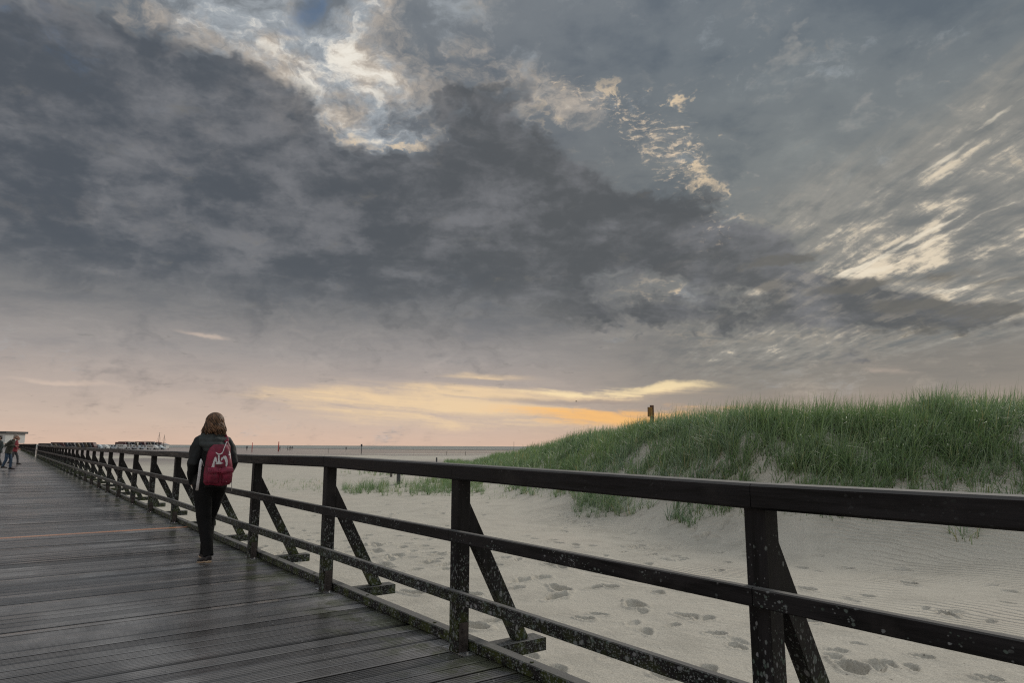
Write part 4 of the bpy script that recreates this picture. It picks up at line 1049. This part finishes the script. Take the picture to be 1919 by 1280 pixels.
V_ = [('camper_van', WHITEP, 4.4, 1.85, 'white van at the left end of the near row of parked vehicles', 229.5, 842, .15, gv),
      ('parked_car', WHITEP, 4.6, 1.75, 'white car second from the left in the near row on the far beach', 246, 842.3, -.05, gv),
      ('parked_car', SILV, 4.6, 1.6, 'silver car in the middle of the near row on the far beach', 257, 842.5, .1, gv),
      ('parked_car', PALE, 4.6, 1.65, 'pale blue car right of the silver one in the near row', 272, 842.7, .0, gv),
      ('camper_van', WHITEP, 4.5, 1.8, 'white van right of the pale blue car, under the two tall masts', 286, 843, -.1, gv),
      ('parked_car', PALE, 4.7, 1.7, 'pale blue car at the right end of the near row', 297.5, 843, .05, gv),
      ('parked_car', PALE, 4.6, 1.6, 'pale blue car alone left of the rows of vehicles', 215, 841.6, .2, gv),
      ('parked_car', SILV, 4.5, 1.55, 'silver car farthest left of the open gap in the vehicles', 206, 841.5, -.1, gv),
      ('camper_van', PALE, 4.8, 1.9, 'pale blue van with dark windows at the end of the left group', 181, 842, .0, gv),
      ('camper_van', WHITEP, 4.6, 1.8, 'white van with dark windows next to the pale blue one in the left group', 193, 842, .0, gv)]
for i, (a, mt, L, Hh, lab, px, py, rz, gg) in enumerate(V_): vehicle(a, mt, L, Hh, lab, px, py, rz, gg)
for i, (px, mt, nm) in enumerate(((228, MARO, 'maroon'), (233.5, CHAR, 'charcoal'), (239, NAVY, 'dark blue'), (245, CHAR, 'charcoal'), (250, OLIV, 'brown'), (257, NAVY, 'dark blue'), (264, MARO, 'maroon'),
                                  (270, CHAR, 'charcoal'), (276, OLIV, 'brown'), (281, NAVY, 'dark blue'), (288, CHAR, 'charcoal'), (294, MARO, 'maroon'))):
    nth = ('first', 'second', 'third', 'fourth', 'fifth', 'sixth', 'seventh', 'eighth', 'ninth', 'tenth', 'eleventh', 'twelfth')[i]
    vehicle('delivery_van', mt, 5.6, 3.0 + .35*math.sin(i*2.3), nm + ' van, ' + nth + ' from the left in the dark row behind the white vehicles', px, 840.9, .1*math.sin(i*3), gd)
for i, (px, mt, h, nm) in enumerate(((87, CHAR, 2.2, 'charcoal'), (97, OLIV, 2.1, 'brown'), (103, CHAR, 2.0, 'charcoal'), (110, MARO, 2.6, 'maroon'), (117, NAVY, 2.6, 'dark blue'), (125, CHAR, 2.4, 'charcoal'), (132, CHAR, 2.6, 'charcoal'), (140, OLIV, 2.5, 'brown'),
                                     (146, NAVY, 2.6, 'dark blue'), (153, OLIV, 2.6, 'brown'), (161, CHAR, 2.6, 'charcoal'), (168, MARO, 2.7, 'maroon'))):
    nth = ('first', 'second', 'third', 'fourth', 'fifth', 'sixth', 'seventh', 'eighth', 'ninth', 'tenth', 'eleventh', 'twelfth')[i]
    vehicle('delivery_van', mt, 5.4, h, nm + ' van, ' + nth + ' from the left in the row just above the distant railing', px, 842.0, .1*math.sin(i*5), 'vehicles in the row above the railing')
for px, py, h, lab in ((296.3, 843, 6.6, 'taller of the two thin masts rising behind the parked vehicles'), (306, 843, 5.7, 'shorter of the two thin masts, at the right end of the parked vehicles')):
    d = ground(px, py); root = empty('mast', d); tag(root, lab, 'mast', 'masts behind the parked vehicles')
    MB().tube([(0, 0, 0), (0, 0, h*.5), (0, 0, h)], [.16, .12, .06], 8).build('pole', GREYW, root)
    MB().tube([(-.9, 0, h*.45), (.9, 0, h*.47)], [.05, .05], 6).build('crossbar', GREYW, root)
    mb = MB(); mb.tube([(-.9, 0, h*.45), (0, 0, h*.9)], .025, 5); mb.tube([(.9, 0, h*.47), (0, 0, h*.9)], .025, 5); mb.build('stay', GREYW, root)
# small white hut right of the vehicles
d = ground(307.5, 842.6); root = empty('hut', d); tag(root, 'small white hut on short legs at the right end of the parked vehicles', 'hut')
MB().box(-1.3, 1.3, -1.3, 1.3, .5, 1.9).build('wall', WHITEP, root); MB().prism([(-1.5, 1.9), (1.5, 1.9), (0, 2.35)][::-1], -1.5, 1.5, axis=1).build('roof', SILV, root)
for sx in (-1, 1):
    for sy in (-1, 1): MB().box(sx*1.1-.08, sx*1.1+.08, sy*1.1-.08, sy*1.1+.08, -.1, .5).build('leg', GREYW, root)
# beach house on stilts, far left
Yb = 250.0; xl, xr = (ray(-60, 840).x/ray(-60, 840).y*Yb, ray(29.0, 840).x/ray(29.0, 840).y*Yb)
root = empty('stilt_house', (xr, Yb, GZ)); tag(root, 'white beach house on stilts with a flat dark roof behind the walkers', 'house')
zr = (834.5-811.5)/1294*Yb + CAMZ - GZ; w = xr-xl
MB().box(-w, -.5, -5, 5, 2.2, zr-.75).build('wall', WHITEP, root)
MB().box(-w-.4, .1, -5.6, 5.6, zr-.75, zr, bev=.08).build('roof', ROOFM, root)
for k in range(7):
    x0 = -w+.9+k*2.3; wn = MB().box(x0, x0+.95, -5.03, -4.9, zr-2.3, zr-1.35).build('window', GLASS, root)
    MB().box(x0-.08, x0+1.03, -5.06, -5.032, zr-2.42, zr-2.31).build('sill', WHITEP, wn)
MB().box(-w-.6, .2, -6.5, -5.1, 1.95, 2.15).build('balcony', GREYW, root)
for k in range(6):
    for yy in (-4.6, 4.6): MB().box(-w+.3+k*(w-.9)/5, -w+.62+k*(w-.9)/5, yy-.15, yy+.15, -.3, 2.0).build('stilt', GREYW, root)
# pale light post at the gap of the railing
root = empty('bollard', world_of(PX+bend(81)+.05, 80.0)); tag(root, 'pale square bollard at the gap in the far railing', 'bollard')
MB().box(-.09, .09, -.09, .09, 0, .72, bev=.02).build('shaft', plain('pale_bollard_paint', (.34, .30, .24), .6), root); MB().box(-.11, .11, -.11, .11, .72, .77, bev=.02).build('cap', GREYW, root)
# gull
d = ray(1080, 752.5); o_b = Vector((0, 0, CAMZ)) + d*150
root = empty('bird', o_b, R(70)); tag(root, 'small dark bird gliding above the glowing horizon', 'bird')
mb = MB(); mb.tube([(0, -.24, .0), (0, -.15, 0), (0, 0, .0), (0, .14, .01), (0, .22, .02), (0, .27, .01)], [(.03, .008), (.045, .04), (.07, .065), (.05, .05), (.035, .035), (.006, .006)], 10); 
mb.build('body', GREYW, root)
for s in (-1, 1):
    mb = MB(); mb.tube([(s*.04, .03, .02), (s*.28, .06, .13), (s*.50, .0, .08), (s*.68, -.10, .02)], [(.012, .09), (.012, .085), (.008, .06), (.003, .012)], 8, up=(0, 0, 1)); mb.build('wing', GREYW, root)
